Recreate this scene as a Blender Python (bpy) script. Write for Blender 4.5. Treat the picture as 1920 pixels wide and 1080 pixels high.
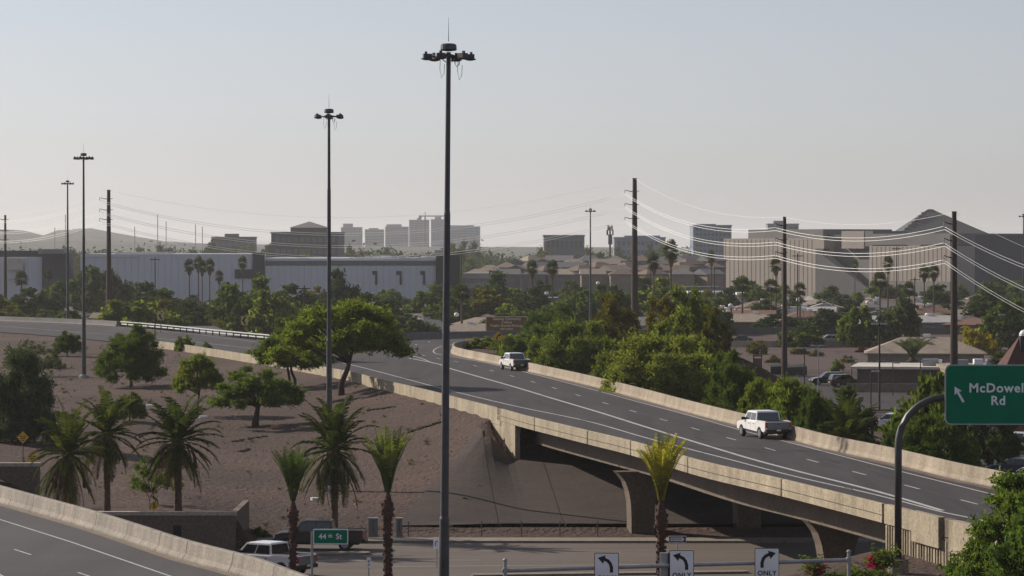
import bpy, bmesh, math, random
import numpy as np
from mathutils import Vector, Matrix, noise as mnoise
random.seed(7)
rng = np.random.default_rng(11)
R = math.radians
scn = bpy.context.scene
for o in list(bpy.data.objects):
    bpy.data.objects.remove(o, do_unlink=True)
COL = scn.collection

# ------------------------------------------------------------------ camera
F = 6200.0                       # focal length in photo pixels (1920 wide)
CZ = 20.0                        # camera height above the street
PITCH = math.atan(80 / F)
cam_d = bpy.data.cameras.new('camera'); cam = bpy.data.objects.new('camera', cam_d); COL.objects.link(cam)
cam_d.sensor_width = 36; cam_d.lens = F / 1920 * 36
cam_d.clip_start = 1; cam_d.clip_end = 60000
cam.location = (0, 0, CZ); cam.rotation_euler = (R(90) - PITCH, 0, 0)
scn.camera = cam
# ------------------------------------------------------------------ light
SUN_EL, SUN_BACK = 28.0, 33.0    # the sun stands to the left, a little beyond
sdir = Vector((-math.cos(R(SUN_BACK)) * math.cos(R(SUN_EL)), math.sin(R(SUN_BACK)) * math.cos(R(SUN_EL)), math.sin(R(SUN_EL))))
w = bpy.data.worlds.new('World'); scn.world = w; w.use_nodes = True
nt = w.node_tree; nt.nodes.clear()
out = nt.nodes.new('ShaderNodeOutputWorld'); bg = nt.nodes.new('ShaderNodeBackground')
sky = nt.nodes.new('ShaderNodeTexSky'); sky.sky_type = 'NISHITA'; sky.sun_disc = False
sky.sun_elevation = R(SUN_EL); sky.sun_rotation = math.atan2(sdir.x, sdir.y)
sky.air_density = 1.0; sky.dust_density = 0.8; sky.ozone_density = 2.0; sky.altitude = 300
hsv = nt.nodes.new('ShaderNodeHueSaturation'); hsv.inputs['Saturation'].default_value = 0.42
tint = nt.nodes.new('ShaderNodeMix'); tint.data_type = 'RGBA'; tint.blend_type = 'MULTIPLY'
tint.inputs[0].default_value = 1.0; tint.inputs[7].default_value = (0.96, 0.97, 1.08, 1)
nt.links.new(sky.outputs[0], hsv.inputs['Color']); nt.links.new(hsv.outputs[0], tint.inputs[6])
nt.links.new(tint.outputs[2], bg.inputs['Color'])
bg.inputs['Strength'].default_value = 0.080
nt.links.new(bg.outputs[0], out.inputs[0])
sun_d = bpy.data.lights.new('sun', 'SUN'); sun_d.energy = 4.8; sun_d.angle = R(0.6); sun_d.color = (1.0, 0.90, 0.76)
sun = bpy.data.objects.new('sun', sun_d); COL.objects.link(sun)
sun.rotation_euler = (-sdir).to_track_quat('-Z', 'Y').to_euler()
scn.view_settings.view_transform = 'Standard'; scn.view_settings.look = 'None'
scn.view_settings.gamma = 1; scn.view_settings.use_curve_mapping = False
scn.view_settings.exposure = 0.25
scn.render.engine = 'CYCLES'
scn.cycles.max_bounces = 6; scn.cycles.transparent_max_bounces = 6; scn.cycles.volume_bounces = 0
HAZE = 0.00006

# ------------------------------------------------------------------ pixel -> place
def ray(px, py):
    u = (px - 960) / F; v = (540 - py) / F
    return Vector((u, math.cos(PITCH) + v * math.sin(PITCH), v * math.cos(PITCH) - math.sin(PITCH)))
def W(px, py, Y):
    d = ray(px, py); t = Y / d.y
    return Vector((d.x * t, Y, CZ + d.z * t))
def G(px, py, h):
    d = ray(px, py); t = (h - CZ) / d.z
    return Vector((d.x * t, d.y * t, h))

# ------------------------------------------------------------------ mesh helpers
class MB:
    def __init__(s): s.v = []; s.f = []; s.m = []
    def add(s, vs, fs, mi=0):
        b = len(s.v); s.v += [tuple(v) for v in vs]
        s.f += [tuple(b + i for i in f) for f in fs]; s.m += [mi] * len(fs); return s
    def box(s, c, d, rz=0, mi=0, rx=0):
        x, y, z = d[0] / 2, d[1] / 2, d[2] / 2
        vs = [Vector((i * x, j * y, k * z)) for k in (-1, 1) for j in (-1, 1) for i in (-1, 1)]
        M = Matrix.Rotation(rz, 3, 'Z') @ Matrix.Rotation(rx, 3, 'X')
        c = Vector(c); vs = [M @ v + c for v in vs]
        return s.add(vs, [(0, 2, 3, 1), (4, 5, 7, 6), (0, 1, 5, 4), (2, 6, 7, 3), (0, 4, 6, 2), (1, 3, 7, 5)], mi)
    def mm(s, a, b, mi=0):
        return s.box([(a[i] + b[i]) / 2 for i in range(3)], [abs(b[i] - a[i]) for i in range(3)], 0, mi)
    def tube(s, pts, rad, n=8, mi=0, cap=True):
        pts = [Vector(p) for p in pts]
        if not hasattr(rad, '__len__'): rad = [rad] * len(pts)
        rings = []
        for i, p in enumerate(pts):
            a = pts[max(i - 1, 0)]; b = pts[min(i + 1, len(pts) - 1)]
            t = (b - a).normalized() if (b - a).length > 1e-9 else Vector((0, 0, 1))
            ref = Vector((0, 0, 1)) if abs(t.z) < 0.9 else Vector((0, 1, 0))
            u = t.cross(ref).normalized(); v = t.cross(u)
            rings.append([p + (u * math.cos(2 * math.pi * k / n) + v * math.sin(2 * math.pi * k / n)) * rad[i] for k in range(n)])
        vs = [q for r in rings for q in r]; fs = []
        for i in range(len(pts) - 1):
            for k in range(n):
                k2 = (k + 1) % n
                fs.append((i * n + k, (i + 1) * n + k, (i + 1) * n + k2, i * n + k2))
        if cap:
            fs.append(tuple(range(n))); fs.append(tuple((len(pts) - 1) * n + k for k in reversed(range(n))))
        return s.add(vs, fs, mi)
    def lathe(s, prof, n=12, c=(0, 0, 0), mi=0):
        vs = [(c[0] + r * math.cos(2 * math.pi * k / n), c[1] + r * math.sin(2 * math.pi * k / n), c[2] + z) for r, z in prof for k in range(n)]
        fs = []
        for i in range(len(prof) - 1):
            for k in range(n):
                k2 = (k + 1) % n
                fs.append((i * n + k, i * n + k2, (i + 1) * n + k2, (i + 1) * n + k))
        fs.append(tuple(reversed(range(n)))); fs.append(tuple((len(prof) - 1) * n + k for k in range(n)))
        return s.add(vs, fs, mi)
    def prism(s, poly, z0, z1, mi=0):           # poly: list of (x, y); z0/z1 number or list
        n = len(poly)
        g = lambda z, i: z[i] if hasattr(z, '__len__') else z
        vs = [(p[0], p[1], g(z0, i)) for i, p in enumerate(poly)] + [(p[0], p[1], g(z1, i)) for i, p in enumerate(poly)]
        a = sum(poly[i][0] * poly[(i + 1) % n][1] - poly[(i + 1) % n][0] * poly[i][1] for i in range(n))
        fs = [(i, (i + 1) % n, n + (i + 1) % n, n + i) for i in range(n)]
        fs += [tuple(reversed(range(n))), tuple(range(n, 2 * n))]
        if a < 0: fs = [tuple(reversed(f)) for f in fs]
        return s.add(vs, fs, mi)
    def xsec(s, poly, x0, x1, mi=0, inset=0.0): # poly in (y, z) extruded in x
        n = len(poly); cy = sum(p[0] for p in poly) / n; cz = sum(p[1] for p in poly) / n
        def ins(p): return (p[0] + (cy - p[0]) * inset * 0.35, p[1] + (cz - p[1]) * inset)
        if inset:
            d = 0.07 * (1 if x1 > x0 else -1)
            secs = [(x0, [ins(p) for p in poly]), (x0 + d, poly), (x1 - d, poly), (x1, [ins(p) for p in poly])]
        else: secs = [(x0, poly), (x1, poly)]
        vs = [(x, p[0], p[1]) for x, pl in secs for p in pl]; fs = []
        for k in range(len(secs) - 1):
            for i in range(n):
                j = (i + 1) % n; fs.append((k * n + i, k * n + j, (k + 1) * n + j, (k + 1) * n + i))
        fs += [tuple(reversed(range(n))), tuple((len(secs) - 1) * n + i for i in range(n))]
        a = sum(poly[i][0] * poly[(i + 1) % n][1] - poly[(i + 1) % n][0] * poly[i][1] for i in range(n))
        if (a > 0) != (x1 > x0): fs = [tuple(reversed(f)) for f in fs]
        if x1 > x0: pass
        return s.add(vs, fs, mi)
    def sweep(s, path, prof, mi=0, side=1):
        """prof: closed list of (offset, z) ; offset measured to the left of travel * side"""
        path = [Vector((p[0], p[1], p[2] if len(p) > 2 else 0)) for p in path]
        n = len(prof); vs = []; fs = []
        for i, p in enumerate(path):
            a = path[max(i - 1, 0)]; b = path[min(i + 1, len(path) - 1)]
            t = Vector((b.x - a.x, b.y - a.y, 0)).normalized(); nn = Vector((-t.y, t.x, 0)) * side
            for o_, z in prof: vs.append(p + nn * o_ + Vector((0, 0, z)))
        for i in range(len(path) - 1):
            for k in range(n):
                k2 = (k + 1) % n; fs.append((i * n + k, i * n + k2, (i + 1) * n + k2, (i + 1) * n + k))
        fs += [tuple(range(n)), tuple((len(path) - 1) * n + k for k in reversed(range(n)))]
        return s.add(vs, fs, mi)
    def ribbon(s, L, Rr, mi=0):
        n = len(L); vs = [tuple(p) for p in L] + [tuple(p) for p in Rr]
        return s.add(vs, [(i, i + 1, n + i + 1, n + i) for i in range(n - 1)], mi)
    def mesh(s, name, mats, smooth=False, fix=True):
        me = bpy.data.meshes.new(name); me.from_pydata(s.v, [], s.f)
        if not isinstance(mats, (list, tuple)): mats = [mats]
        for m in mats: me.materials.append(m)
        me.polygons.foreach_set('material_index', s.m)
        if fix and len(s.f) < 6000:
            bm = bmesh.new(); bm.from_mesh(me); bmesh.ops.recalc_face_normals(bm, faces=bm.faces); bm.to_mesh(me); bm.free()
        if smooth: me.polygons.foreach_set('use_smooth', [True] * len(me.polygons))
        me.update(); return me
    def build(s, name, mats, parent=None, smooth=False, loc=None, fix=True):
        o = bpy.data.objects.new(name, s.mesh(name, mats, smooth, fix)); COL.objects.link(o)
        if parent: o.parent = parent
        if loc: o.location = loc
        return o
ALL = []
def tag(o, label=None, cat=None, group=None, kind=None):
    if label: o['label'] = label
    if cat: o['category'] = cat; ALL.append(o)
    if group: o['group'] = group
    if kind: o['kind'] = kind
    return o
def thing(name, label, cat, loc=(0, 0, 0), rz=0, group=None):
    o = bpy.data.objects.new(name, None); COL.objects.link(o); o.empty_display_size = 0.3
    o.location = loc; o.rotation_euler = (0, 0, rz)
    return tag(o, label, cat, group)
def struct(o): o['kind'] = 'structure'; return o
def copy_tree(o, parent=None):
    c = o.copy(); COL.objects.link(c); c.parent = parent
    if parent is None and 'category' in c: ALL.append(c)
    for ch in list(o.children): copy_tree(ch, c)
    return c
PROTO_USED = {}
def inst(proto, loc, rz=0, scale=(1, 1, 1), label=None, cat=None, group=None):
    """first use moves the prototype itself, later uses copy the thing and its parts"""
    if proto.name not in PROTO_USED: PROTO_USED[proto.name] = 1; o = proto
    else: o = copy_tree(proto)
    o.location = loc; o.rotation_euler = (0, 0, rz); o.scale = scale
    if label: o['label'] = label
    if cat: o['category'] = cat
    if group: o['group'] = group
    elif 'group' in o: del o['group']
    return o
def setmat(root, part, m):
    for ch in root.children:
        if ch.name.split('.')[0] == part:
            for sl in ch.material_slots: sl.link = 'OBJECT'; sl.material = m

# ------------------------------------------------------------------ materials
def nodes(name):
    m = bpy.data.materials.new(name); m.use_nodes = True; n = m.node_tree; n.nodes.clear(); return m, n
def ramp(n, fac, c1, c2, p1=0.3, p2=0.7):
    r = n.nodes.new('ShaderNodeValToRGB'); n.links.new(fac, r.inputs[0])
    r.color_ramp.elements[0].position = p1; r.color_ramp.elements[1].position = p2
    r.color_ramp.elements[0].color = (*c1, 1); r.color_ramp.elements[1].color = (*c2, 1); return r.outputs[0]
def noise(n, co, scale, detail=4, stretch=None, rough=0.55):
    if stretch:
        mp = n.nodes.new('ShaderNodeMapping'); mp.inputs['Scale'].default_value = stretch
        n.links.new(co, mp.inputs[0]); co = mp.outputs[0]
    t = n.nodes.new('ShaderNodeTexNoise'); t.inputs['Scale'].default_value = scale
    t.inputs['Detail'].default_value = detail; t.inputs['Roughness'].default_value = rough
    n.links.new(co, t.inputs['Vector']); return t.outputs['Fac']
def mixc(n, f, a, b, mode='MIX'):
    x = n.nodes.new('ShaderNodeMix'); x.data_type = 'RGBA'; x.blend_type = mode
    if isinstance(f, float): x.inputs[0].default_value = f
    else: n.links.new(f, x.inputs[0])
    for i, c in ((6, a), (7, b)):
        if isinstance(c, tuple): x.inputs[i].default_value = (*c, 1)
        else: n.links.new(c, x.inputs[i])
    return x.outputs[2]
def pm(name, c1, c2=None, scale=1.0, rough=0.8, metal=0.0, bump=0.0, stretch=None, fine=None, spec=0.3, coord='Object', big=None, coat=0, bdist=0.1, bigf=0.5):
    """procedural surface: two tones by noise, optional fine grain and large blotches"""
    m, n = nodes(name); o = n.nodes.new('ShaderNodeOutputMaterial'); b = n.nodes.new('ShaderNodeBsdfPrincipled')
    n.links.new(b.outputs[0], o.inputs[0]); tc = n.nodes.new('ShaderNodeTexCoord'); co = tc.outputs['Object' if coord == 'World' else coord]
    if coord == 'World':
        co = n.nodes.new('ShaderNodeNewGeometry').outputs['Position']
    if c2 is None: c2 = tuple(x * 0.82 for x in c1)
    nz = noise(n, co, scale, 5, stretch)
    c = ramp(n, nz, c1, c2, 0.35, 0.68)
    if fine:
        nf = noise(n, co, fine, 2); c = mixc(n, 0.55, c, ramp(n, nf, (0.55,) * 3, (1.35,) * 3, 0.3, 0.7), 'MULTIPLY')
    if big:
        nb = noise(n, co, big, 3); c = mixc(n, float(bigf), c, ramp(n, nb, (0.7,) * 3, (1.2,) * 3, 0.35, 0.65), 'MULTIPLY')
    n.links.new(c, b.inputs['Base Color']); b.inputs['Roughness'].default_value = rough
    b.inputs['Metallic'].default_value = metal; b.inputs['Specular IOR Level'].default_value = spec
    if coat: b.inputs['Coat Weight'].default_value = coat
    if bump:
        bp = n.nodes.new('ShaderNodeBump'); bp.inputs['Strength'].default_value = bump; bp.inputs['Distance'].default_value = bdist
        n.links.new(noise(n, co, fine or scale * 6, 3), bp.inputs['Height']); n.links.new(bp.outputs[0], b.inputs['Normal'])
    return m
def leafmat(name, c1, c2, trans=0.35):
    m, n = nodes(name); o = n.nodes.new('ShaderNodeOutputMaterial')
    g = n.nodes.new('ShaderNodeNewGeometry'); oi = n.nodes.new('ShaderNodeObjectInfo')
    a = noise(n, g.outputs['Position'], 0.9, 3)
    c = ramp(n, a, c1, c2, 0.35, 0.68)
    r2 = ramp(n, oi.outputs['Random'], (0.72, 0.78, 0.8), (1.22, 1.12, 0.95), 0, 1)
    c = mixc(n, 1.0, c, r2, 'MULTIPLY')
    ri = ramp(n, g.outputs['Random Per Island'], (0.7,) * 3, (1.35,) * 3, 0, 1)
    c = mixc(n, 1.0, c, ri, 'MULTIPLY')
    d = n.nodes.new('ShaderNodeBsdfDiffuse'); t = n.nodes.new('ShaderNodeBsdfTranslucent'); mx = n.nodes.new('ShaderNodeMixShader')
    mx.inputs[0].default_value = trans
    n.links.new(c, d.inputs[0]); n.links.new(mixc(n, 1.0, c, (1.25, 1.35, 0.6), 'MULTIPLY'), t.inputs[0])
    n.links.new(d.outputs[0], mx.inputs[1]); n.links.new(t.outputs[0], mx.inputs[2]); n.links.new(mx.outputs[0], o.inputs[0])
    return m
M = {}
M['gravel'] = pm('hillside_gravel', (0.0778, 0.0446, 0.0339), (0.0572, 0.0322, 0.0252), 0.35, 0.95, bump=1.0, fine=2.4, stretch=(0.5, 1.6, 1), big=0.05, coord='World', bdist=.3, bigf=.95)
M['dirt'] = pm('town_dirt', (0.0714, 0.0522, 0.0420), (0.0462, 0.0378, 0.0294), 0.03, 0.95, bump=0.3, fine=0.8, coord='World')
M['paving'] = pm('slope_paving', (0.052, 0.035, 0.030), (0.037, 0.026, 0.022), 0.35, 0.95, bump=0.35, fine=3.0, coord='World', bdist=.1, big=.12)
M['asphalt'] = pm('freeway_asphalt', (0.0449, 0.0358, 0.0385), (0.0249, 0.0201, 0.0231), 0.3, 0.85, bump=0.15, fine=8, stretch=(2.5, 0.12, 1), big=0.05, coord='World')
M['street'] = pm('street_asphalt', (0.1330, 0.1053, 0.0910), (0.0980, 0.0796, 0.0702), 0.35, 0.9, bump=0.15, fine=9, stretch=(0.12, 2.2, 1), coord='World')
M['gutter'] = pm('gutter_concrete', (0.210, 0.175, 0.133), (0.154, 0.126, 0.098), 0.8, 0.9, fine=6, coord='World')
M['concrete'] = pm('barrier_concrete', (0.3333, 0.2767, 0.2097), (0.2337, 0.1890, 0.1433), 0.6, 0.85, bump=0.25, fine=7, stretch=(1.1, 1.1, 0.35), big=0.25, coord='World')
M['parapet'] = pm('parapet_concrete', (0.3500, 0.2933, 0.2099), (0.2415, 0.2029, 0.1466), 0.9, 0.85, bump=0.3, fine=6, stretch=(1.1, 1.1, 0.35), big=0.3, coord='World')
M['nearcon'] = pm('near_barrier_concrete', (0.2718, 0.2397, 0.2038), (0.1846, 0.1625, 0.1399), 1.3, 0.85, bump=0.25, fine=9, stretch=(1.1, 1.1, 0.35), big=0.3, coord='World')
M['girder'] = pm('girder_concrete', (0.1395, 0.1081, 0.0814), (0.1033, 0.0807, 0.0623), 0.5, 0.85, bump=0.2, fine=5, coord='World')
M['retwall'] = pm('retaining_wall_paint', (0.1784, 0.1283, 0.1006), (0.1529, 0.1109, 0.0891), 0.5, 0.9, bump=0.1, fine=5, coord='World')
M['curb'] = pm('curb_concrete', (0.238, 0.203, 0.168), (0.182, 0.154, 0.126), 0.9, 0.9, fine=5, coord='World')
M['line'] = pm('road_paint_white', (0.468, 0.459, 0.442), (0.357, 0.348, 0.340), 2.0, 0.6, fine=10, coord='World')
M['steel'] = pm('mast_steel', (0.075, 0.075, 0.08), (0.055, 0.055, 0.06), 2, 0.5, 0.55, spec=0.5)
M['galv'] = pm('galvanised_steel', (0.34, 0.35, 0.36), (0.26, 0.27, 0.28), 3, 0.45, 0.5)
M['rust'] = pm('weathered_steel', (0.050, 0.030, 0.026), (0.036, 0.022, 0.02), 1.5, 0.75, 0.1, fine=6)
M['wire'] = pm('aluminium_wire', (0.88, 0.88, 0.86), (0.8, 0.8, 0.78), 1, 0.5, 0.0, spec=0.8)
M['white'] = pm('white_paint', (0.78, 0.78, 0.77), (0.70, 0.70, 0.69), 1.5, 0.5)
M['vehwhite'] = pm('vehicle_white', (0.78, 0.77, 0.76), (0.72, 0.71, 0.70), 1.2, 0.28, coat=0.6, spec=0.5)
M['vehsilver'] = pm('vehicle_silver', (0.42, 0.42, 0.44), (0.38, 0.38, 0.40), 1.2, 0.3, 0.4, coat=0.6)
M['tailgate_shade'] = pm('tailgate_painted_shade', (0.045, 0.047, 0.05), None, 1.2, .35, coat=.4)  # rear shade painted in as a near-black tailgate on the farther white pickup
M['tailgate'] = pm('tailgate_soft_shade', (0.15, 0.15, 0.16), None, 1.2, .35, coat=.4)  # lighter painted shade for the nearer white tailgates
M['vehblack'] = pm('vehicle_black', (0.018, 0.018, 0.02), (0.012, 0.012, 0.014), 1.2, 0.25, coat=0.6)
M['vehbrown'] = pm('vehicle_dark_brown', (0.040, 0.030, 0.027), (0.030, 0.024, 0.022), 1.2, 0.3, coat=0.5)
M['vehblue'] = pm('vehicle_dark_blue', (0.03, 0.045, 0.075), (0.025, 0.04, 0.06), 1.2, 0.3, coat=0.5)
M['vehred'] = pm('vehicle_red', (0.25, 0.03, 0.03), (0.2, 0.025, 0.025), 1.2, 0.3, coat=0.5)
M['glass'] = pm('dark_glass', (0.012, 0.014, 0.018), (0.01, 0.012, 0.014), 1, 0.08, spec=0.8)
M['tyre'] = pm('tyre_rubber', (0.02, 0.02, 0.02), None, 4, 0.9)
M['rim'] = pm('wheel_rim', (0.35, 0.35, 0.36), None, 4, 0.35, 0.7)
M['plastic'] = pm('black_plastic', (0.022, 0.022, 0.024), None, 4, 0.6)
M['redlight'] = pm('tail_light', (0.35, 0.02, 0.02), None, 4, 0.3)
M['headlight'] = pm('head_light', (0.7, 0.7, 0.72), None, 4, 0.15, spec=0.9)
M['green'] = pm('sign_green', (0.002, 0.165, 0.085), (0.002, 0.145, 0.076), 0.8, 0.9, spec=.08)
M['brown'] = pm('sign_brown', (0.17, 0.095, 0.045), (0.15, 0.085, 0.04), 0.8, 0.5)
M['cream'] = pm('sign_cream', (0.62, 0.56, 0.42), None, 0.8, 0.5)
M['yellow'] = pm('sign_yellow', (0.62, 0.36, 0.03), (0.55, 0.31, 0.03), 0.8, 0.5)
M['signwhite'] = pm('sign_white', (0.80, 0.81, 0.84), None, 0.8, 0.5)
M['signblack'] = pm('sign_black', (0.012, 0.012, 0.012), None, 0.8, 0.6)
M['signred'] = pm('sign_red', (0.45, 0.03, 0.03), None, 0.8, 0.5)
M['bark'] = pm('bark', (0.060, 0.042, 0.032), (0.040, 0.028, 0.022), 3, 0.95, bump=0.6, fine=14, stretch=(1, 1, 0.3))
M['palmbark'] = pm('palm_bark', (0.13, 0.085, 0.06), (0.075, 0.05, 0.038), 3, 0.95, bump=0.8, fine=9, stretch=(1, 1, 3))
M['palmdead'] = pm('palm_skirt', (0.17, 0.105, 0.06), (0.10, 0.06, 0.035), 3, 0.95, fine=9)
M['redbark'] = pm('reddish_palm_trunk', (0.095, 0.046, 0.034), (0.055, 0.030, 0.024), 3, 0.95, bump=0.7, fine=10)
M['leaf_mesq'] = leafmat('mesquite_leaf', (0.1513, 0.1822, 0.0420), (0.0815, 0.1164, 0.0300), 0.5)
M['leaf_lit'] = leafmat('sun_painted_mesquite_leaf', (0.170, 0.198, 0.055), (0.092, 0.120, 0.034), 0.5)  # brighter mesquite copy, sunlight painted into the leaf colour
M['leaf_dark'] = leafmat('dark_leaf', (0.0633, 0.0920, 0.0299), (0.0345, 0.0552, 0.0207), 0.3)
M['leaf_green'] = leafmat('green_leaf', (0.1063, 0.1435, 0.0400), (0.0600, 0.0883, 0.0263), 0.38)
M['leaf_yel'] = leafmat('yellowish_leaf', (0.1620, 0.1380, 0.0240), (0.0840, 0.0816, 0.0180), 0.3)
M['leaf_bright'] = leafmat('bright_leaf', (0.1373, 0.1870, 0.0497), (0.0727, 0.1160, 0.0309), 0.45)
M['leaf_grey'] = leafmat('grey_green_leaf', (0.110, 0.130, 0.078), (0.062, 0.078, 0.046), 0.25)
M['leaf_flower'] = leafmat('yellow_flower', (0.45, 0.32, 0.01), (0.28, 0.22, 0.02), 0.3)
M['leaf_pink'] = leafmat('pink_flower', (0.45, 0.03, 0.16), (0.30, 0.02, 0.10), 0.3)
M['leaf_red'] = leafmat('red_brown_leaf', (0.16, 0.045, 0.025), (0.10, 0.035, 0.02), 0.3)
M['leaf_palm'] = leafmat('palm_leaf', (0.0750, 0.0900, 0.0372), (0.0390, 0.0528, 0.0216), 0.35)
M['leaf_dead'] = leafmat('dead_palm_leaf', (0.105, 0.080, 0.048), (0.060, 0.048, 0.030), 0.2)
M['leaf_tied'] = leafmat('tied_palm_leaf', (0.1200, 0.1480, 0.0480), (0.0680, 0.0960, 0.0320), 0.35)
M['leaf_tiedyel'] = leafmat('yellowing_palm_leaf', (0.34, 0.29, 0.045), (0.17, 0.18, 0.04), 0.4)

# ------------------------------------------------------------------ plan curves (from the picture, laid on the deck plane)
def catmull(pts, step=1.5):
    P = [Vector(p) for p in pts]; P = [P[0] * 2 - P[1]] + P + [P[-1] * 2 - P[-2]]; res = []
    for i in range(1, len(P) - 2):
        a, b, c, d = P[i - 1], P[i], P[i + 1], P[i + 2]; n = max(1, int((c - b).length / step))
        for k in range(n):
            t = k / n
            res.append(0.5 * ((2 * b) + (c - a) * t + (2 * a - 5 * b + 4 * c - d) * t * t + (3 * b - a - 3 * c + d) * t ** 3))
    res.append(P[-2]); return res
def pathlen(p): return sum((p[i + 1] - p[i]).length for i in range(len(p) - 1))
def resample(p, step):
    L = pathlen(p); n = max(2, int(L / step)); outp = [p[0].copy()]; tgt = L / n; acc = 0; k = 1
    for i in range(len(p) - 1):
        a, b = p[i], p[i + 1]; l = (b - a).length
        while k < n and acc + l >= tgt * k:
            outp.append(a.lerp(b, (tgt * k - acc) / l)); k += 1
        acc += l
    outp.append(p[-1].copy()); return outp
TOPZ = 6.85; DK = 6.0
NEpx = [(150, 624), (300, 640), (480, 667), (647, 695), (702, 709), (791, 729), (874, 750), (930, 764), (984, 779), (1096, 806), (1188, 828), (1314, 864), (1456, 896), (1628, 938), (1766, 973), (1850, 992)]
NE = [G(x, y, TOPZ) for x, y in NEpx]
NE = [Vector((-110, 575, TOPZ)), Vector((-84, 536, TOPZ))] + NE + [Vector((26.5, 128, TOPZ)), Vector((30, 108, TOPZ))]
NE = catmull(NE, 2.0)
FBpx = [(866, 657), (935, 667), (985, 678), (1071, 696), (1138, 711), (1210, 729), (1307, 754), (1404, 777), (1457, 789), (1551, 814), (1679, 840), (1801, 868), (1920, 892)]
FB = [G(x, y, 6.95) for x, y in FBpx]
FB = [Vector((26, 488, 6.95)), Vector((10, 478, 6.95)), Vector((-1.5, 466, 6.95)), Vector((-6.8, 450, 6.95)), Vector((-7.6, 434, 6.95)), Vector((-6.3, 418, 6.95))] + FB[1:] + [Vector((33, 160, 6.95)), Vector((38, 128, 6.95)), Vector((41, 108, 6.95))]
FB = catmull(FB, 2.0)
FE = catmull([Vector((-110, 634, DK)), Vector((-94.6, 611, DK)), Vector((-68, 571, DK)), Vector((-37.7, 490, DK)), Vector((-31, 478, DK)), Vector((-17.4, 489, DK)), Vector((-4.5, 501, DK)), Vector((26, 512, DK))], 3)
ne_x = np.array([p.x for p in NE]); ne_y = np.array([p.y for p in NE])
fb = [p for p in FB if p.y < 432]; fb_x = np.array([p.x for p in fb]); fb_y = np.array([p.y for p in fb])
fe_x = np.array([p.x for p in FE]); fe_y = np.array([p.y for p in FE])
def xe(y): return np.interp(y, ne_y[::-1], ne_x[::-1])
def ye(x): return np.interp(x, ne_x, ne_y)
def xf(y): return np.interp(y, fb_y[::-1], fb_x[::-1])
def yf(x): return np.interp(x, fe_x, fe_y)
def sm(a, b, x): t = np.clip((x - a) / (b - a), 0, 1); return t * t * (3 - 2 * t)
AB_F, AB_N = 263.0, 167.0       # far and near abutment
def H(x, y):
    x = np.asarray(x, float); y = np.asarray(y, float)
    z = np.zeros(np.broadcast(x, y).shape); x = x + z; y = y + z
    # left hillside
    wd_ = 1.3 + np.clip(y - 217, 0, 60) * 0.45
    h0 = 0.3 + 2.0 * sm(-17.0, -17.0 - wd_, x) + 2.2 * sm(-30, -32 - wd_, x)
    yedge = ye(x); t = np.clip((y - 228.5) / np.maximum(yedge - 228.5, 5), 0, 1)
    t = np.clip((y - 228.5) / np.maximum(np.maximum(yedge, 262) - 228.5, 5), 0, 1)
    hill = h0 + (5.9 - h0) * t ** 0.85
    hill = hill + 0.22 * np.sin(x * 0.21 + y * 0.05) * np.sin(y * 0.045 + 1) * np.sin(np.pi * np.clip(t, 0, 1))
    hill = np.where(y < 228.5, np.where((x < -17.6) & (y > 217.2), h0, 0.15 * sm(224.5, 228.5, y)), hill)
    slope = 0.15 + 3.2 * np.clip((y - 230) / 32, 0, 1)
    wc = -1.4 - np.clip(262 - y, 0, 40) * 0.07; wh_ = 0.8 + np.clip(262 - y, 0, 40) * 0.14
    wgt = sm(wc - wh_, wc + wh_, x)
    low = hill * (1 - wgt) + np.where(y < 230, hill, slope) * wgt
    left = np.where((x < xe(y) + .7) | (y < AB_F), low, 0)
    z = np.where(y < 226, np.where(x < -17.6, np.where(y > 217.2, h0, 0), 0.15 * sm(224.5, 226, y)), left)
    # right of the span there is level ground
    z = np.where((x > xf(y)) & (y < AB_F), 0, z)
    # freeway plateau beyond the far abutment
    fwy = (y >= AB_F) & (x >= xe(y) + .7) & (x <= xf(y)) & (y < 432)
    z = np.where(fwy, 5.9, z)
    out_r = (y >= AB_F) & (x > xf(y)) & (y < 432)
    z = np.where(out_r, np.clip(5.9 - 0.45 * (x - xf(y) - 0.6), 0, 5.9), z)
    back = (y >= np.minimum(yedge, 432)) & (x < 28) & ~fwy & ~out_r & (y >= AB_F)
    z = np.where(back & (x < xf(431.9)), np.where(y < yf(x) + 1.5, 5.9, np.clip(5.9 - 0.4 * (y - yf(x) - 1.5), 0, 5.9)), z)
    b2 = (y >= 432) & (x >= xf(431.9))
    z = np.where(b2, np.where(y < yf(x) + 1.5, 5.9, np.clip(5.9 - 0.4 * (y - yf(x) - 1.5), 0, 5.9)) * (1 - sm(27, 42, x)), z)
    # near abutment: hump in front, plateau behind the wall
    d = (x - 10.6) * (-16 / 17.5) + (y - 150) * (7.1 / 17.5)
    hump = np.where((y < AB_N), np.clip(4.6 - 0.67 * np.maximum(d, 0), 0, 5), 0) * (y > 110)
    hump = np.where(y >= AB_N, 0, hump)
    z = np.where((y < AB_N) & (x < xe(y) + 1.3), np.maximum(z, hump), z)
    z = np.where((y < AB_N) & (x >= xe(y) + 1.3) & (x <= xf(y)), 5.9, z)
    # solid fill under the near ramp
    z = np.where((y < 190) & (x < -15 - (y - 150) * 0.42 - 3), 0, z)
    return z
def Hs(x, y): return float(H(x, y))
def TG(px, py):
    d = ray(px, py); prev = 120
    for Y in np.arange(122, 1500, 1.0):
        t = Y / d.y
        if CZ + d.z * t <= Hs(d.x * t, Y):
            lo, hi = prev, Y
            for _ in range(12):
                m_ = (lo + hi) / 2; t = m_ / d.y
                if CZ + d.z * t <= Hs(d.x * t, m_): hi = m_
                else: lo = m_
            t = hi / d.y; return Vector((d.x * t, hi, Hs(d.x * t, hi)))
        prev = Y
    return W(px, py, 1500)

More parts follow.
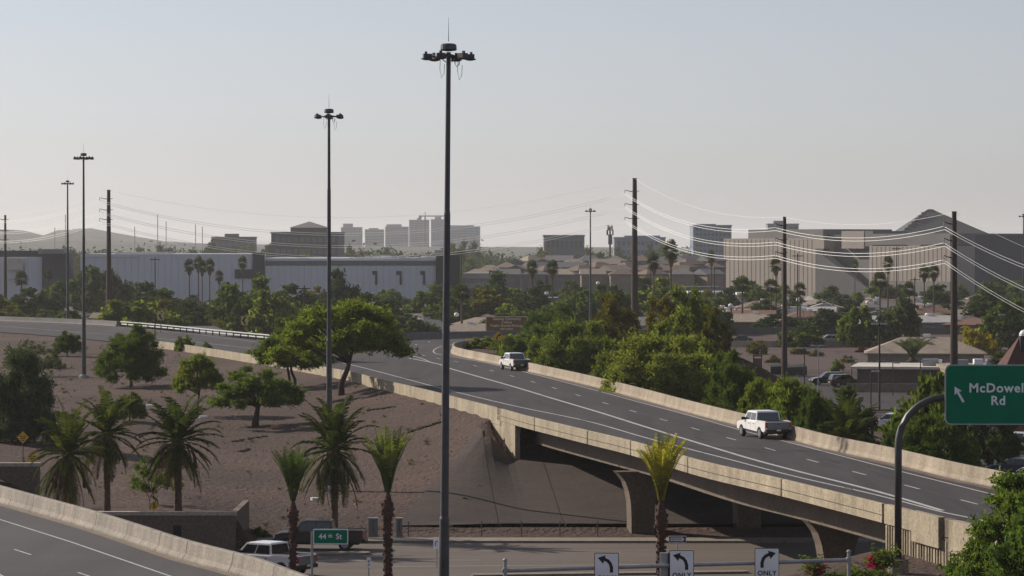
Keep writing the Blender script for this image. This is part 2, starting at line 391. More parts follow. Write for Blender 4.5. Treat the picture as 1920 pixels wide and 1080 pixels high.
# ------------------------------------------------------------------ ground
def grid_mesh(name, xs, ys, zfun, mats, mat_fun=None):
    X, Y = np.meshgrid(xs, ys); Z = zfun(X, Y); nx, ny = len(xs), len(ys)
    co = np.stack([X.ravel(), Y.ravel(), Z.ravel()], 1)
    i = np.arange(nx - 1); j = np.arange(ny - 1); I, J = np.meshgrid(i, j); a = (J * nx + I).ravel()
    fs = np.stack([a, a + 1, a + nx + 1, a + nx], 1)
    me = bpy.data.meshes.new(name); me.vertices.add(len(co)); me.vertices.foreach_set('co', co.ravel())
    me.loops.add(fs.size); me.loops.foreach_set('vertex_index', fs.ravel().astype(np.int32))
    me.polygons.add(len(fs)); me.polygons.foreach_set('loop_start', np.arange(0, fs.size, 4, dtype=np.int32))
    me.polygons.foreach_set('loop_total', np.full(len(fs), 4, dtype=np.int32))
    for m in mats: me.materials.append(m)
    if mat_fun is not None:
        cx = X[:-1, :-1].ravel() + 0.5; cy = Y[:-1, :-1].ravel() + 0.7
        me.polygons.foreach_set('material_index', mat_fun(cx, cy).astype(np.int32))
    me.polygons.foreach_set('use_smooth', [True] * len(fs)); me.update(calc_edges=True)
    o = bpy.data.objects.new(name, me); COL.objects.link(o); return o
xs = np.concatenate([[-20000, -6000, -2500, -1000, -500, -300, -200, -150, -125], np.arange(-112, 60, 1.0), [70, 90, 120, 160, 230, 350, 600, 1200, 2500, 6000, 20000]])
ys = np.concatenate([[-300, 0, 60, 100], np.arange(110, 216, 2.0), [217.1, 217.3], np.arange(218, 300, 1.0), np.arange(300, 655, 2.0), [700, 760, 850, 1000, 1300, 1700, 2500, 4000, 7000, 12000, 20000]])
g = grid_mesh('ground', xs, ys, H, [M['gravel'], M['dirt']], lambda x, y: ((y > 660) | (x > 58) | (x < -113)).astype(int))
struct(g)

def poly_sheet(name, pts, z, mat, parent=None):
    bm = bmesh.new(); vs = [bm.verts.new((p[0], p[1], z)) for p in pts]
    f = bm.faces.new(vs); bmesh.ops.triangulate(bm, faces=[f]); bmesh.ops.recalc_face_normals(bm, faces=bm.faces)
    if sum(f.normal.z for f in bm.faces) < 0: bmesh.ops.reverse_faces(bm, faces=bm.faces)
    me = bpy.data.meshes.new(name); bm.to_mesh(me); bm.free(); me.materials.append(mat)
    o = bpy.data.objects.new(name, me); COL.objects.link(o)
    if parent: o.parent = parent
    return o
# street below
street = struct(poly_sheet('street', [(-17.5, 110), (70, 110), (70, 221.8), (-17.5, 221.8)], 0.012, M['street']))
side = MB(); side.mm((-17.5, 221.8, 0), (70, 222.0, 0.16)); side.mm((-17.5, 222.0, 0), (70, 224.4, 0.155))
sw = struct(side.build('sidewalk', M['curb']))
def isl(pts, h, name, mt, top=None):
    m = MB(); m.prism(pts, 0.0, h); o = struct(m.build(name, mt)); return o
def oval(ax, ay, bx, by, wd, n=6):
    a = Vector((ax, ay)); b = Vector((bx, by)); t = (b - a).normalized(); nn = Vector((-t.y, t.x)); r = []
    for k in range(n + 1):
        an = -math.pi / 2 + math.pi * k / n; r.append(b + t * math.cos(an) * wd + nn * math.sin(an) * wd)
    for k in range(n + 1):
        an = math.pi / 2 + math.pi * k / n; r.append(a + t * math.cos(an) * wd + nn * math.sin(an) * wd)
    return [(p.x, p.y) for p in r]
isl(oval(-16, 212.6, -9.9, 213.8, 0.75), 0.15, 'traffic_island', M['curb'])
isl(oval(-2, 199.5, 14.0, 201.5, 0.45), 0.15, 'median_strip', M['curb'])
# painted lines in the street
for a, b, wd in [((-8, 205.5), (30, 208.6), 0.13), ((-15, 209.2), (-2, 209.8), 0.12), ((-3, 216.0), (12, 216.8), 0.1)]:
    t = (Vector(b) - Vector(a)).normalized(); nn = Vector((-t.y, t.x)) * wd / 2
    o = MB().add([(a[0] - nn.x, a[1] - nn.y, 0.02), (b[0] - nn.x, b[1] - nn.y, 0.02), (b[0] + nn.x, b[1] + nn.y, 0.02), (a[0] + nn.x, a[1] + nn.y, 0.02)], [(0, 1, 2, 3)]).build('lane_line', M['line'], street)

# freeway carriageway on the plateau and the bridge
outline = [(p.x + 0.05, p.y) for p in NE][::-1] + [(p.x, p.y) for p in FE] + [(p.x, p.y) for p in FB]
fwy = struct(poly_sheet('freeway_road', outline, DK, M['asphalt']))
def pline(px, wd, z=DK + 0.006, name='edge_line', mt='line', step=3.0):
    P = catmull([G(x, y, z) for x, y in px], step); L = []; Rr = []
    for i, p in enumerate(P):
        a = P[max(i - 1, 0)]; b = P[min(i + 1, len(P) - 1)]; t = (b - a).normalized(); nn = Vector((-t.y, t.x, 0)) * wd / 2
        L.append(p + nn); Rr.append(p - nn)
    return MB().ribbon(L, Rr).build(name, M[mt], fwy)
pline([(560, 664), (663, 685), (824, 727), (960, 760), (1099, 789), (1216, 822), (1363, 860), (1486, 892), (1640, 927), (1767, 960), (1835, 974), (1900, 990)], 0.2)
pline([(766, 671), (824, 683), (841, 690), (960, 724), (1043, 749), (1127, 774), (1216, 802), (1321, 834), (1404, 859), (1486, 881), (1640, 920), (1767, 957)], 0.3, DK + 0.010)
pline([(760, 664), (790, 672), (812, 681)], 0.2)
pline([(900, 641), (858, 644), (826, 650), (813, 657), (818, 663), (844, 668), (924, 683), (1018, 706), (1099, 727), (1210, 757), (1293, 779), (1388, 806), (1501, 835), (1640, 871), (1690, 884), (1846, 923), (1920, 942)], 0.16)
pline([(0, 611), (155, 623.6), (294, 634), (480, 654), (560, 664)], 0.16)
pline([(0, 603.5), (217, 613.5), (340, 624), (480, 641), (540, 648)], 0.16)
dash = [(774, 660), (794, 666), (822, 672), (855, 678), (891, 686), (922, 695), (960, 705), (999, 716), (1039, 727.5), (1084, 741), (1135, 756), (1187, 771), (1244, 787), (1304, 804), (1371, 822.5), (1444, 842), (1524, 864), (1611, 887), (1710, 913), (1817, 941), (1930, 970)]
for i, (x, y) in enumerate(dash):
    a = dash[max(i - 1, 0)]; b = dash[min(i + 1, len(dash) - 1)]
    p = G(x, y, DK + 0.006); t = (G(*b, DK) - G(*a, DK)).normalized(); nn = Vector((-t.y, t.x, 0)) * 0.075
    h = t * 1.6; MB().add([p - h - nn, p + h - nn, p + h + nn, p - h + nn], [(0, 1, 2, 3)]).build('lane_dash', M['line'], fwy)
for x, y in [(805, 641), (780, 646), (768, 653)]:
    p = G(x, y, DK + 0.006); MB().add([p + Vector(v) for v in ((-.1, -1.5, 0), (.1, -1.5, 0), (.1, 1.5, 0), (-.1, 1.5, 0))], [(0, 1, 2, 3)]).build('lane_dash', M['line'], fwy)
wt_ = pm('worn_track', (0.025, 0.020, 0.022), (0.040, 0.033, 0.036), 0.5, 0.8, fine=5, coord='World', big=.1); M['track'] = wt_
for o1, wd in ((-.55, .45), (.95, .5), (4.3, .45), (5.8, .5)):
    P_ = [G(x, y, DK + .003) for x, y in dash]; P_ = offs_path(P_, o1) if 0 else P_
    L = []; Rr = []
    for i, p in enumerate(P_):
        a = P_[max(i - 1, 0)]; b = P_[min(i + 1, len(P_) - 1)]; t = (b - a).normalized(); nn = Vector((-t.y, t.x, 0)); c = p - nn * (o1 + .2 - 1.2)
        L.append(c + nn * wd / 2); Rr.append(c - nn * wd / 2)
    MB().ribbon(L, Rr).build('worn_track', wt_, fwy)
for yj in (262.5, 222.2, 168.2):
    a, b = float(xe(yj)) + .5, float(xf(yj)) - .6; dyj = (b - a) * .2
    MB().add([(a, yj - .06, DK + .012), (b, yj + dyj - .06, DK + .012), (b, yj + dyj + .06, DK + .012), (a, yj + .06, DK + .012)], [(0, 1, 2, 3)]).build('expansion_joint', M['signblack'], fwy)
for k in range(16):
    rk = random.Random(k + 40); i = rk.randrange(1, len(dash) - 2); p = G(*dash[i], DK + .014); t = (G(*dash[i + 1], DK) - G(*dash[i - 1], DK)).normalized(); nn = Vector((-t.y, t.x, 0)); p = p + nn * rk.uniform(-7, 2.6); p.z = DK + .014
    P_ = [p + t * (q * .9) + nn * rk.uniform(-.35, .35) for q in range(-3, 4)]; MB().ribbon([v + nn * .03 for v in P_], [v - nn * .03 for v in P_]).build('crack_seal', M['signblack'], fwy)
# dusty strip along the foot of the far barrier
L = [Vector((p.x - 0.45, p.y, DK + 0.004)) for p in FB if p.y < 430]; Rr = [Vector((p.x - 1.15, p.y, DK + 0.004)) for p in FB if p.y < 430]
MB().ribbon(L, Rr).build('dust_strip', pm('dust', (0.16, 0.125, 0.105), (0.085, 0.07, 0.064), 0.5, 0.95, fine=5, coord='World'), fwy)

JERSEY = lambda h, top=0.22, base=0.46: [(0, -0.3), (base, -0.3), (base, 0.08), (base - 0.14, 0.28), (top + 0.02, h - 0.03), (top - 0.02, h), (0.02, h), (0, h - 0.03)]
def barrier_run(root, path, prof, seg, gap, name, mat, side=1, base=DK):
    P = resample(path, 1.5); L = pathlen(P); n = max(1, round(L / seg)); per = len(P) / n; objs = []
    for k in range(n):
        a = int(k * per); b = min(int((k + 1) * per), len(P) - 1)
        if b - a < 1: continue
        q = [Vector((p.x, p.y, base)) for p in P[a:b + 1]]
        t = (q[-1] - q[-2]).normalized(); q[-1] = q[-1] - t * gap
        objs.append(MB().sweep(q, prof, side=side).build(name, mat, root))
    return objs
fb_root = thing('concrete_barrier', 'long pale concrete barrier on the far edge of the freeway, in front of the mesquites', 'barrier')
barrier_run(fb_root, FB, JERSEY(0.95), 9, 0.04, 'barrier_segment', M['concrete'], side=-1)
ow = thing('concrete_barrier', 'low dark concrete wall on the outside of the freeway curve, behind the ramp mesquites', 'barrier')
barrier_run(ow, [p for p in FE if p.x > -30], JERSEY(1.0), 9, 0.04, 'barrier_segment', pm('shaded_wall', (0.16, 0.15, 0.15), None, 0.5, 0.9, fine=6, coord='World'), side=-1)  # barrier concrete darkened, the wall's shade put into its colour
ow2 = thing('concrete_barrier', 'shade-grey concrete wall along the far side of the ramp at the left edge', 'barrier')
barrier_run(ow2, [p for p in FE if p.x < -67], JERSEY(0.9), 9, 0.04, 'barrier_segment', bpy.data.materials['shaded_wall'], side=-1)  # same painted shade on the unlit ramp wall
# far approach barrier (before the bridge) on the hillside side
pre = [p for p in NE if -50 < p.x and p.y > 266]
nb = thing('concrete_barrier', 'yellowish concrete barrier between the gravel hillside and the freeway, stained under the big mesquite', 'barrier')
barrier_run(nb, pre, [(0, -0.5), (0.4, -0.5), (0.4, 0.1), (0.26, 0.3), (0.22, 0.82), (0.2, 0.85), (0, 0.85)], 7, 0.05, 'barrier_segment', M['parapet'])
# guardrail on the far side of the left ramp
gp = [p for p in FE if -69 < p.x < -29]; gr = thing('guardrail', 'long metal guardrail along the far side of the left ramp', 'guardrail')
Wb = [(0, 0.42), (0.05, 0.47), (0, 0.52), (0.05, 0.57), (0.03, 0.62), (-0.02, 0.62), (-0.03, 0.42)]
barrier_run(gr, gp, [(a - 0.4, b + 0.28) for a, b in Wb], 8, 0.0, 'rail', pm('bright_rail', (.48, .48, .47), None, 2, .5), side=-1)
barrier_run(gr, gp, [(a - 0.4, b - 0.12) for a, b in Wb], 8, 0.0, 'rail', M['galv'], side=-1)
for i, p in enumerate(resample(gp, 4.2)):
    MB().mm((-0.08, -0.1, 0), (0.08, 0.1, 0.85)).build('post', M['rust'], gr, loc=(p.x + 0.28, p.y + 0.22, 5.9))

# ------------------------------------------------------------------ bridge
bridge = thing('freeway_bridge', 'concrete freeway overpass with pale parapet crossing above the street', 'bridge')
span = [p for p in NE if AB_N - 1 <= p.y <= 269]
spanF = [p for p in FB if AB_N - 1 <= p.y <= 269]
# slab edge and parapet, split at the deck joints
jy = [269.0, 252, 222.2, 205, 186, 168.0]
for k in range(len(jy) - 1):
    q = [Vector((p.x, p.y, 6)) for p in resample(span, 0.25) if jy[k + 1] + 0.02 <= p.y <= jy[k]]
    MB().sweep(q, [(0, 0.29), (0.3, 0.29), (0.28, 0.4), (0.24, 0.82), (0.2, 0.85), (0.02, 0.85), (0, 0.83)]).build('parapet_rail', M['parapet'], bridge)
    MB().sweep(q, [(0.05, 0.24), (0.3, 0.24), (0.3, 0.29), (0.05, 0.29)]).build('parapet_groove', M['girder'], bridge)
    MB().sweep(q, [(0, -0.12), (0.5, -0.12), (0.5, -0.02), (0.35, 0.24), (0, 0.24)]).build('parapet_face', M['parapet'], bridge)
def deckpoly(off_n, off_f, y0, y1):
    a = [(float(xe(y)) + off_n, y) for y in np.arange(y0, y1 + 0.1, 4)]; b = [(float(xf(y)) - off_f, y) for y in np.arange(y1, y0 - 0.1, -4)]
    return a + b
MB().prism(deckpoly(0.1, 0.1, 168, 268), 5.90, 5.97).build('deck_slab', M['girder'], bridge)
MB().prism(deckpoly(1.9, 1.9, 167.5, 263.5), 4.35, 5.91).build('box_girder', M['girder'], bridge)
for (cx, cy) in [(8.9, 228.5), (18.4, 188.0)]:
    for k in range(3):
        ux, uy = math.cos(R(11.5)), math.sin(R(11.5)); ox = 7.6 * k
        bx, by = cx + ux * ox, cy + uy * ox; prof = []
        zs = [(-.3, .82), (1.2, .82), (2.2, .86), (3.0, 1.0), (3.7, 1.24), (4.1, 1.55), (4.4, 1.85)]
        pl = [(-w_, z) for z, w_ in zs] + [(w_, z) for z, w_ in reversed(zs)]
        m = MB(); n_ = len(pl)
        vs = [(bx + ux * a + uy * s_, by + uy * a - ux * s_, z) for s_ in (-0.7, 0.7) for a, z in pl]
        m.add(vs, [(i, (i + 1) % n_, n_ + (i + 1) % n_, n_ + i) for i in range(n_)] + [tuple(range(n_)), tuple(reversed(range(n_, 2 * n_)))])
        m.build('pier', M['girder'], bridge)
# far abutment wall with its ribbed side
MB().prism([(float(xe(AB_F)) + 0.5, AB_F), (float(xf(AB_F)), AB_F - 2), (float(xf(AB_F)), AB_F + 1.5), (float(xe(AB_F)) + 0.5, AB_F + 1.5)], 2.2, 5.92).build('abutment_wall', M['girder'], bridge)
for k in range(5):
    MB().mm((0, 0, 3.0), (0.13, 0.16, 5.86)).build('rib', M['parapet'], bridge, loc=(float(xe(AB_F)) + 0.35 + k * 0.17, AB_F - 0.2 - 0.0 * k, 0))
# near abutment return wall: smooth panels above, ribbed wall below
def strip(y0, y1, off, z0, z1, th, name, mat, parent):
    q = [Vector((p.x, p.y, 0)) for p in resample(NE, 0.2) if y0 <= p.y <= y1]
    return MB().sweep(q, [(off, z0), (off + th, z0), (off + th, z1), (off, z1)]).build(name, mat, parent)
strip(259.5, 270, 0.05, 2.6, 5.86, 0.4, 'wing_wall', M['parapet'], bridge)
strip(163.2, 167.9, 0.0, 5.88, 6.86, 0.3, 'parapet_panel', M['parapet'], bridge)
strip(158.9, 163.1, -0.12, 5.42, 6.92, 0.35, 'parapet_panel', M['parapet'], bridge)
strip(157.9, 158.85, 0.12, 3.8, 6.9, 0.3, 'pilaster_recess', M['girder'], bridge)
strip(150, 157.8, -0.08, 5.35, 6.9, 0.35, 'parapet_panel', M['parapet'], bridge)
strip(112, 149.9, -0.08, 5.35, 6.9, 0.35, 'parapet_panel', M['parapet'], bridge)
strip(112, 168.2, 0.22, 3.6, 5.9, 0.3, 'return_wall', M['parapet'], bridge)
rp = resample([p for p in NE if 146 < p.y < 168.2], 0.42); ribm = {}
for i, p in enumerate(rp[:-1]):
    t = (rp[i + 1] - p).normalized(); nn = Vector((-t.y, t.x, 0)); c = p + nn * 0.15
    wd = 0.26 if i % 3 == 0 else 0.12
    if wd not in ribm: ribm[wd] = MB().mm((-wd / 2, -0.07, 3.6), (wd / 2, 0.07, 5.8)).mesh('rib', M['parapet'])
    o = bpy.data.objects.new('rib', ribm[wd]); COL.objects.link(o); o.parent = bridge
    o.location = (c.x, c.y, 0); o.rotation_euler = (0, 0, math.atan2(t.y, t.x))

# paved slope under the far end, in panels
pav = struct(bpy.data.objects.new('slope_paving', None)); COL.objects.link(pav)
def xl(y): return -8.2 + (y - 229.5) * (5.6 / 38)
rows = [(229.6, 245.95), (246.0, 261.95), (262.0, 266.0)]
for (ya, yb) in rows:
    colsx = [(None, -1.6), (-1.56, 3.0), (3.04, 9), (9.04, 15), (15.04, 21)] if yb < 262 else [(None, -1.55)]
    for (xa, xb) in colsx:
        yy = np.linspace(ya, yb, 12); xa_ = [xl(y) if xa is None else xa + (y - 246) * -0.045 for y in yy]
        xb_ = [(min(xb + (y - 246) * -0.045, xf(y))) for y in yy]
        m = MB(); nx = 8
        for y, a, b in zip(yy, xa_, xb_):
            for k in range(nx + 1):
                x = a + (b - a) * k / nx; m.v.append((x, y, max(Hs(x, y), Hs(x + .3, y), Hs(x - .3, y)) + 0.07))
        for r_ in range(11):
            for k in range(nx):
                q = r_ * (nx + 1) + k; m.f.append((q, q + 1, q + nx + 2, q + nx + 1)); m.m.append(0)
        m.build('paving_panel', M['paving'], pav)

# ------------------------------------------------------------------ near ramp at the lower left
NRpx = [(0, 909), (52, 923), (182, 958), (270, 985), (359, 1013), (480, 1044), (582, 1080)]
NR = [G(x, y, TOPZ) for x, y in NRpx]; d0 = (NR[0] - NR[2]).normalized()
NR = catmull([NR[0] + d0 * 60, NR[0] + d0 * 20] + NR + [NR[-1] + (NR[-1] - NR[-2]).normalized() * 12], 1.5)
nr = struct(poly_sheet('near_ramp_road', [(p.x, p.y) for p in NR] + [(-1, 105), (-90, 105), (-90, NR[0].y)], DK, pm('near_ramp_asphalt', (0.066, 0.060, 0.062), (0.050, 0.046, 0.048), 0.25, 0.85, bump=0.12, fine=9, stretch=(1.5, 0.2, 1), big=0.08, coord='World')))
MB().prism([(p.x + 0.0, p.y) for p in NR[::3]] + [(-1, 106), (-88, 106), (-88, NR[0].y)], 0.0, 5.98).build('ramp_fill', M['girder'], nr)
nbar = thing('concrete_barrier', 'weathered tan concrete barrier beside the nearest ramp at lower left', 'barrier')
barrier_run(nbar, NR, [(0.0, -0.4), (0.5, -0.4), (0.5, 0.08), (0.36, 0.27), (0.27, 0.81), (0.23, 0.85), (0.02, 0.85), (0, 0.82)], 5.8, 0.06, 'barrier_segment', M['nearcon'], side=-1)
q = [Vector((p.x, p.y, DK + 0.004)) for p in NR]
def offs(path, o_, z):
    res = []
    for i, p in enumerate(path):
        a = path[max(i - 1, 0)]; b = path[min(i + 1, len(path) - 1)]; t = (b - a).normalized(); res.append(Vector((p.x + t.y * o_, p.y - t.x * o_, z)))
    return res
MB().ribbon(offs(NR, 0.5, DK + .004), offs(NR, 0.95, DK + .004)).build('gutter_strip', M['gutter'], nr)
def nline(px, wd, name):
    P = [G(x, y, DK + 0.008) for x, y in px]; L = []; Rr = []
    for i, p in enumerate(P):
        a = P[max(i - 1, 0)]; b = P[min(i + 1, len(P) - 1)]; t = (b - a).normalized(); nn = Vector((-t.y, t.x, 0)) * wd / 2
        L.append(p + nn); Rr.append(p - nn)
    MB().ribbon(L, Rr).build(name, M['line'], nr)
nline([(-60, 956), (0, 974), (130, 1015), (319, 1080), (420, 1116)], 0.13, 'edge_line')
nline([(27, 1030), (58, 1040)], 0.12, 'lane_dash'); nline([(146, 1073), (172, 1082)], 0.12, 'lane_dash'); nline([(-6, 1074), (8, 1082)], 0.12, 'lane_dash')

# retaining walls beyond it
def rwall(x0, x1, Y, top, label, ret=True):
    t = thing('retaining_wall', label, 'wall', (x0, Y, 0))
    MB().mm((0, 0, -0.2), (x1 - x0, 0.4, top - 0.24)).build('wall_face', M['retwall'], t)
    MB().mm((-0.0, -0.06, top - 0.24), (x1 - x0 + 0.06, 0.5, top)).build('coping', pm('coping_painted_sun', (.46, .40, .33), (.38, .33, .27), 1, .9, fine=6), t)  # sunlit top edge painted in as a paler, taller coping
    if ret: MB().mm((x1 - x0 - 0.4, 0.4, -0.2), (x1 - x0, 11.5, top - 0.13)).build('return_face', M['retwall'], t)
    return t
rw = rwall(W(150, 960, 216.6).x, W(441, 960, 216.6).x, 216.6, W(300, 959.5, 216.6).z, 'brown retaining wall with pale coping behind the near barrier, ending beside the white pickup')
MB().mm((6.1, -0.03, 0.9), (6.65, 0.0, 1.65)).build('drain_grate', M['plastic'], rw)
rwall(W(-30, 868, 224).x, W(74, 868, 224).x, 224, W(30, 868, 224).z, 'short dark retaining wall with pale coping at the left edge', False)

# ------------------------------------------------------------------ foliage prototypes
def quads(cent, U, V, name, mat, tri=False):
    n = len(cent); co = np.empty((n, 4, 3))
    co[:, 0] = cent - U - V; co[:, 1] = cent + U - V * 0.4; co[:, 2] = cent + U * 0.9 + V; co[:, 3] = cent - U + V * 0.5
    me = bpy.data.meshes.new(name); me.vertices.add(n * 4); me.vertices.foreach_set('co', co.ravel())
    me.loops.add(n * 4); me.loops.foreach_set('vertex_index', np.arange(n * 4, dtype=np.int32))
    me.polygons.add(n); me.polygons.foreach_set('loop_start', np.arange(0, n * 4, 4, dtype=np.int32))
    me.polygons.foreach_set('loop_total', np.full(n, 4, dtype=np.int32)); me.materials.append(mat); me.update(calc_edges=True)
    return me
def leaf_cloud(clumps, n, size, mat, name='crown', droop=0.3, hollow=0.45, aspect=2.0, seed=0):
    r_ = np.random.default_rng(seed); cl = np.array([c[:3] for c in clumps]); rad = np.array([c[3] for c in clumps]); fl = np.array([c[4] for c in clumps])
    wgt = rad ** 2 * fl; idx = r_.choice(len(cl), n, p=wgt / wgt.sum())
    d = r_.normal(size=(n, 3)); d /= np.linalg.norm(d, axis=1)[:, None]
    ph = r_.random((len(cl), 3)) * 6.28                      # each clump breaks up into sprays
    lob = 0.62 + 0.38 * np.sin(d[:, 0] * 5 + ph[idx, 0]) * np.sin(d[:, 1] * 5 + ph[idx, 1]) + 0.25 * np.sin(d[:, 2] * 7 + ph[idx, 2])
    rr = (hollow + (1 - hollow) * r_.random(n) ** 0.7)[:, None] * rad[idx][:, None] * np.clip(lob, 0.2, 1.3)[:, None] * (1.15 + 0.2 * np.abs(r_.normal(size=(n, 1))))
    p = cl[idx] + d * rr * np.stack([np.ones(n), np.ones(n), fl[idx]], 1)
    U = r_.normal(size=(n, 3)); U[:, 2] = U[:, 2] * 0.5 - droop; U /= np.linalg.norm(U, axis=1)[:, None]
    nn = r_.normal(size=(n, 3)) + d * 0.6; V = np.cross(U, nn); V /= np.linalg.norm(V, axis=1)[:, None] + 1e-9
    sz = size * (0.6 + 0.8 * r_.random(n))[:, None]
    return quads(p, U * sz, V * sz / aspect, name, mat)
def dome_clumps(r, h0, h1, n, cr, fl, seed, power=0.8, ragged=0.2):
    q = random.Random(seed); c = []
    for i in range(n):
        a = q.random() * 6.283; rr = r * (0.15 + 0.85 * math.sqrt(q.random())); t = rr / r
        top = h0 + (h1 - h0) * (1 - t ** 2.2) ** 0.6; bot = h0 + (h1 - h0) * 0.05 * (1 - t)
        z = bot + (top - bot) * q.random() ** power
        s_ = cr * (0.65 + 0.6 * q.random()) * (1 - ragged * t)
        c.append((math.cos(a) * (rr - s_ * 0.4), math.sin(a) * (rr - s_ * 0.4), z - s_ * fl * 0.4, s_, fl))
    return c
def trunk_mb(clumps, base_r, forks, fork_h, seed, bases=((0, 0),), lean=0.0):
    q = random.Random(seed); m = MB(); cl = sorted(clumps, key=lambda c: -c[3])
    for bi, (bx, by) in enumerate(bases):
        f = Vector((bx * 0.6 + lean * fork_h, by * 0.6, fork_h))
        m.tube([(bx, by, -0.4), (bx * 0.95, by, fork_h * 0.35), (f.x * 0.8 + q.uniform(-.1, .1), f.y, fork_h * 0.7), f], [base_r * 1.3, base_r, base_r * 0.85, base_r * 0.75], 7)
        for k in range(forks):
            c = cl[(k * len(bases) + bi) % len(cl)]; t = Vector(c[:3]); mid = f.lerp(t, 0.5) + Vector((q.uniform(-.3, .3), q.uniform(-.3, .3), q.uniform(-.1, .35)))
            m.tube([f - Vector((0, 0, .1)), mid, t], [base_r * 0.6, base_r * 0.36, base_r * 0.12], 5)
    return m
def tree_proto(kind, r, h, n, leaf, mat, seed, forks=7, fork_h=0.3, cr=0.3, ncl=26, fl=0.7, h0=0.35, base_r=0.18, bases=((0, 0),), droop=0.3, power=0.8, aspect=2.0, bark='bark', hollow=0.45, lean=0.0):
    """unit builder: crown radius r, height h"""
    root = bpy.data.objects.new(kind, None); COL.objects.link(root); root.empty_display_size = .3
    cl = dome_clumps(r, h * h0, h, ncl, r * cr, fl, seed, power)
    trunk_mb(cl, base_r, forks, h * fork_h, seed, bases, lean).build('trunk', M[bark], root, smooth=True)
    o = bpy.data.objects.new('crown', leaf_cloud(cl, n, leaf, M[mat], 'crown', droop, hollow, aspect, seed)); COL.objects.link(o); o.parent = root
    set_dims(root, o); return root
def set_dims(root, o):
    co = np.empty(len(o.data.vertices) * 3); o.data.vertices.foreach_get('co', co); co = co.reshape(-1, 3)
    a, b = np.percentile(co, 1.5, axis=0), np.percentile(co, 98.5, axis=0)
    root['dims'] = (float((b[0] - a[0] + b[1] - a[1]) / 2), float(b[2]))
PR = {}
PR['mesqA'] = tree_proto('mesquite_tree', 4, 5.6, 42000, 0.125, 'leaf_mesq', 1, 12, 0.34, 0.24, 60, 0.5, 0.42, 0.17, ((0, 0),), 0.6, 0.6, lean=0.25, hollow=0.1, aspect=3.6)
PR['mesqB'] = tree_proto('mesquite_tree', 4, 5.2, 40000, 0.125, 'leaf_mesq', 5, 10, 0.36, 0.23, 54, 0.5, 0.40, 0.15, ((-.3, 0), (.4, .2)), 0.6, 0.6, lean=-0.2, hollow=0.1, aspect=3.6)
PR['mesqC'] = tree_proto('mesquite_tree', 4, 6.0, 50000, 0.12, 'leaf_mesq', 9, 9, 0.22, 0.24, 70, 0.65, 0.18, 0.17, ((0, 0),), 0.5, 0.8, hollow=0.1, aspect=3.4)
PR['bushtree'] = tree_proto('mesquite_tree', 4, 5.5, 56000, 0.12, 'leaf_mesq', 12, 6, 0.15, 0.26, 64, 0.75, 0.05, 0.15, ((0, 0), (.6, .2)), 0.5, 0.8, hollow=0.1, aspect=3.4)
PR['hero'] = tree_proto('mesquite_tree', 4, 6.0, 190000, 0.085, 'leaf_bright', 21, 10, 0.2, 0.24, 150, 0.6, 0.02, 0.16, ((0, 0),), 0.5, 0.9, aspect=2.4, hollow=0.1)
PR['roundA'] = tree_proto('shade_tree', 4, 7, 8000, 0.25, 'leaf_dark', 31, 5, 0.25, 0.33, 30, 0.85, 0.22, 0.2, aspect=1.4)
PR['roundB'] = tree_proto('shade_tree', 4, 6.4, 8000, 0.25, 'leaf_green', 37, 5, 0.2, 0.30, 34, 0.8, 0.15, 0.2, aspect=1.4, hollow=0.2)
PR['roundC'] = tree_proto('shade_tree', 4, 8, 8000, 0.25, 'leaf_green', 43, 5, 0.25, 0.36, 26, 0.95, 0.2, 0.2, aspect=1.5, hollow=0.3)
PR['tall'] = tree_proto('eucalyptus_tree', 4.0, 10, 32000, 0.16, 'leaf_yel', 51, 7, 0.3, 0.24, 80, 0.9, 0.2, 0.2, aspect=2.4, power=0.9, hollow=0.15)
PR['wisp'] = tree_proto('palo_verde_tree', 4, 6, 4200, 0.15, 'leaf_mesq', 57, 9, 0.2, 0.24, 34, 0.8, 0.25, 0.09, ((0, 0), (.3, .1)), 0.3, aspect=3.4, lean=-0.5, hollow=0.05)
def shrub_proto(kind, mat, n, seed, leaf=0.09, mat2=None, frac=0.3, spiky=False):
    root = bpy.data.objects.new(kind, None); COL.objects.link(root)
    cl = dome_clumps(1, 0.15, 1.0, 16, 0.38, 0.8, seed); q = random.Random(seed)
    m = MB()
    for k in range(9): c = cl[k]; m.tube([(q.uniform(-.1, .1), q.uniform(-.1, .1), -.1), (c[0] * .5, c[1] * .5, c[2] * .6), (c[0] * 1.1, c[1] * 1.1, c[2] + 0.25)], [.03, .02, .008], 4)
    m.build('stem', M['bark'], root)
    o = bpy.data.objects.new('foliage', leaf_cloud(cl, n, leaf, M[mat], 'foliage', -0.2 if spiky else .1, 0.4, 2.4, seed)); COL.objects.link(o); o.parent = root
    if mat2:
        cl2 = [c for c in cl if c[0] < -0.1 or c[2] > .7][:6]
        o = bpy.data.objects.new('flowers', leaf_cloud([(c[0] * 1.25, c[1] * 1.1 - .2, c[2] - .1, c[3] * .6, .7) for c in cl2], int(n * frac), leaf * .8, M[mat2], 'flowers', 0, .5, 1.2, seed + 1)); COL.objects.link(o); o.parent = root
    set_dims(root, [c for c in root.children if c.name.startswith('foliage')][0]); return root
PR['shrub'] = shrub_proto('shrub', 'leaf_green', 1800, 61)
PR['bougain'] = shrub_proto('bougainvillea_shrub', 'leaf_bright', 4200, 67, 0.055, 'leaf_pink', 0.35, True)
PR['redshrub'] = shrub_proto('red_yucca_shrub', 'leaf_green', 1200, 71, 0.09, 'leaf_red', 0.6, True)
PR['bigyel'] = shrub_proto('flowering_shrub', 'leaf_flower', 2600, 73, 0.08)

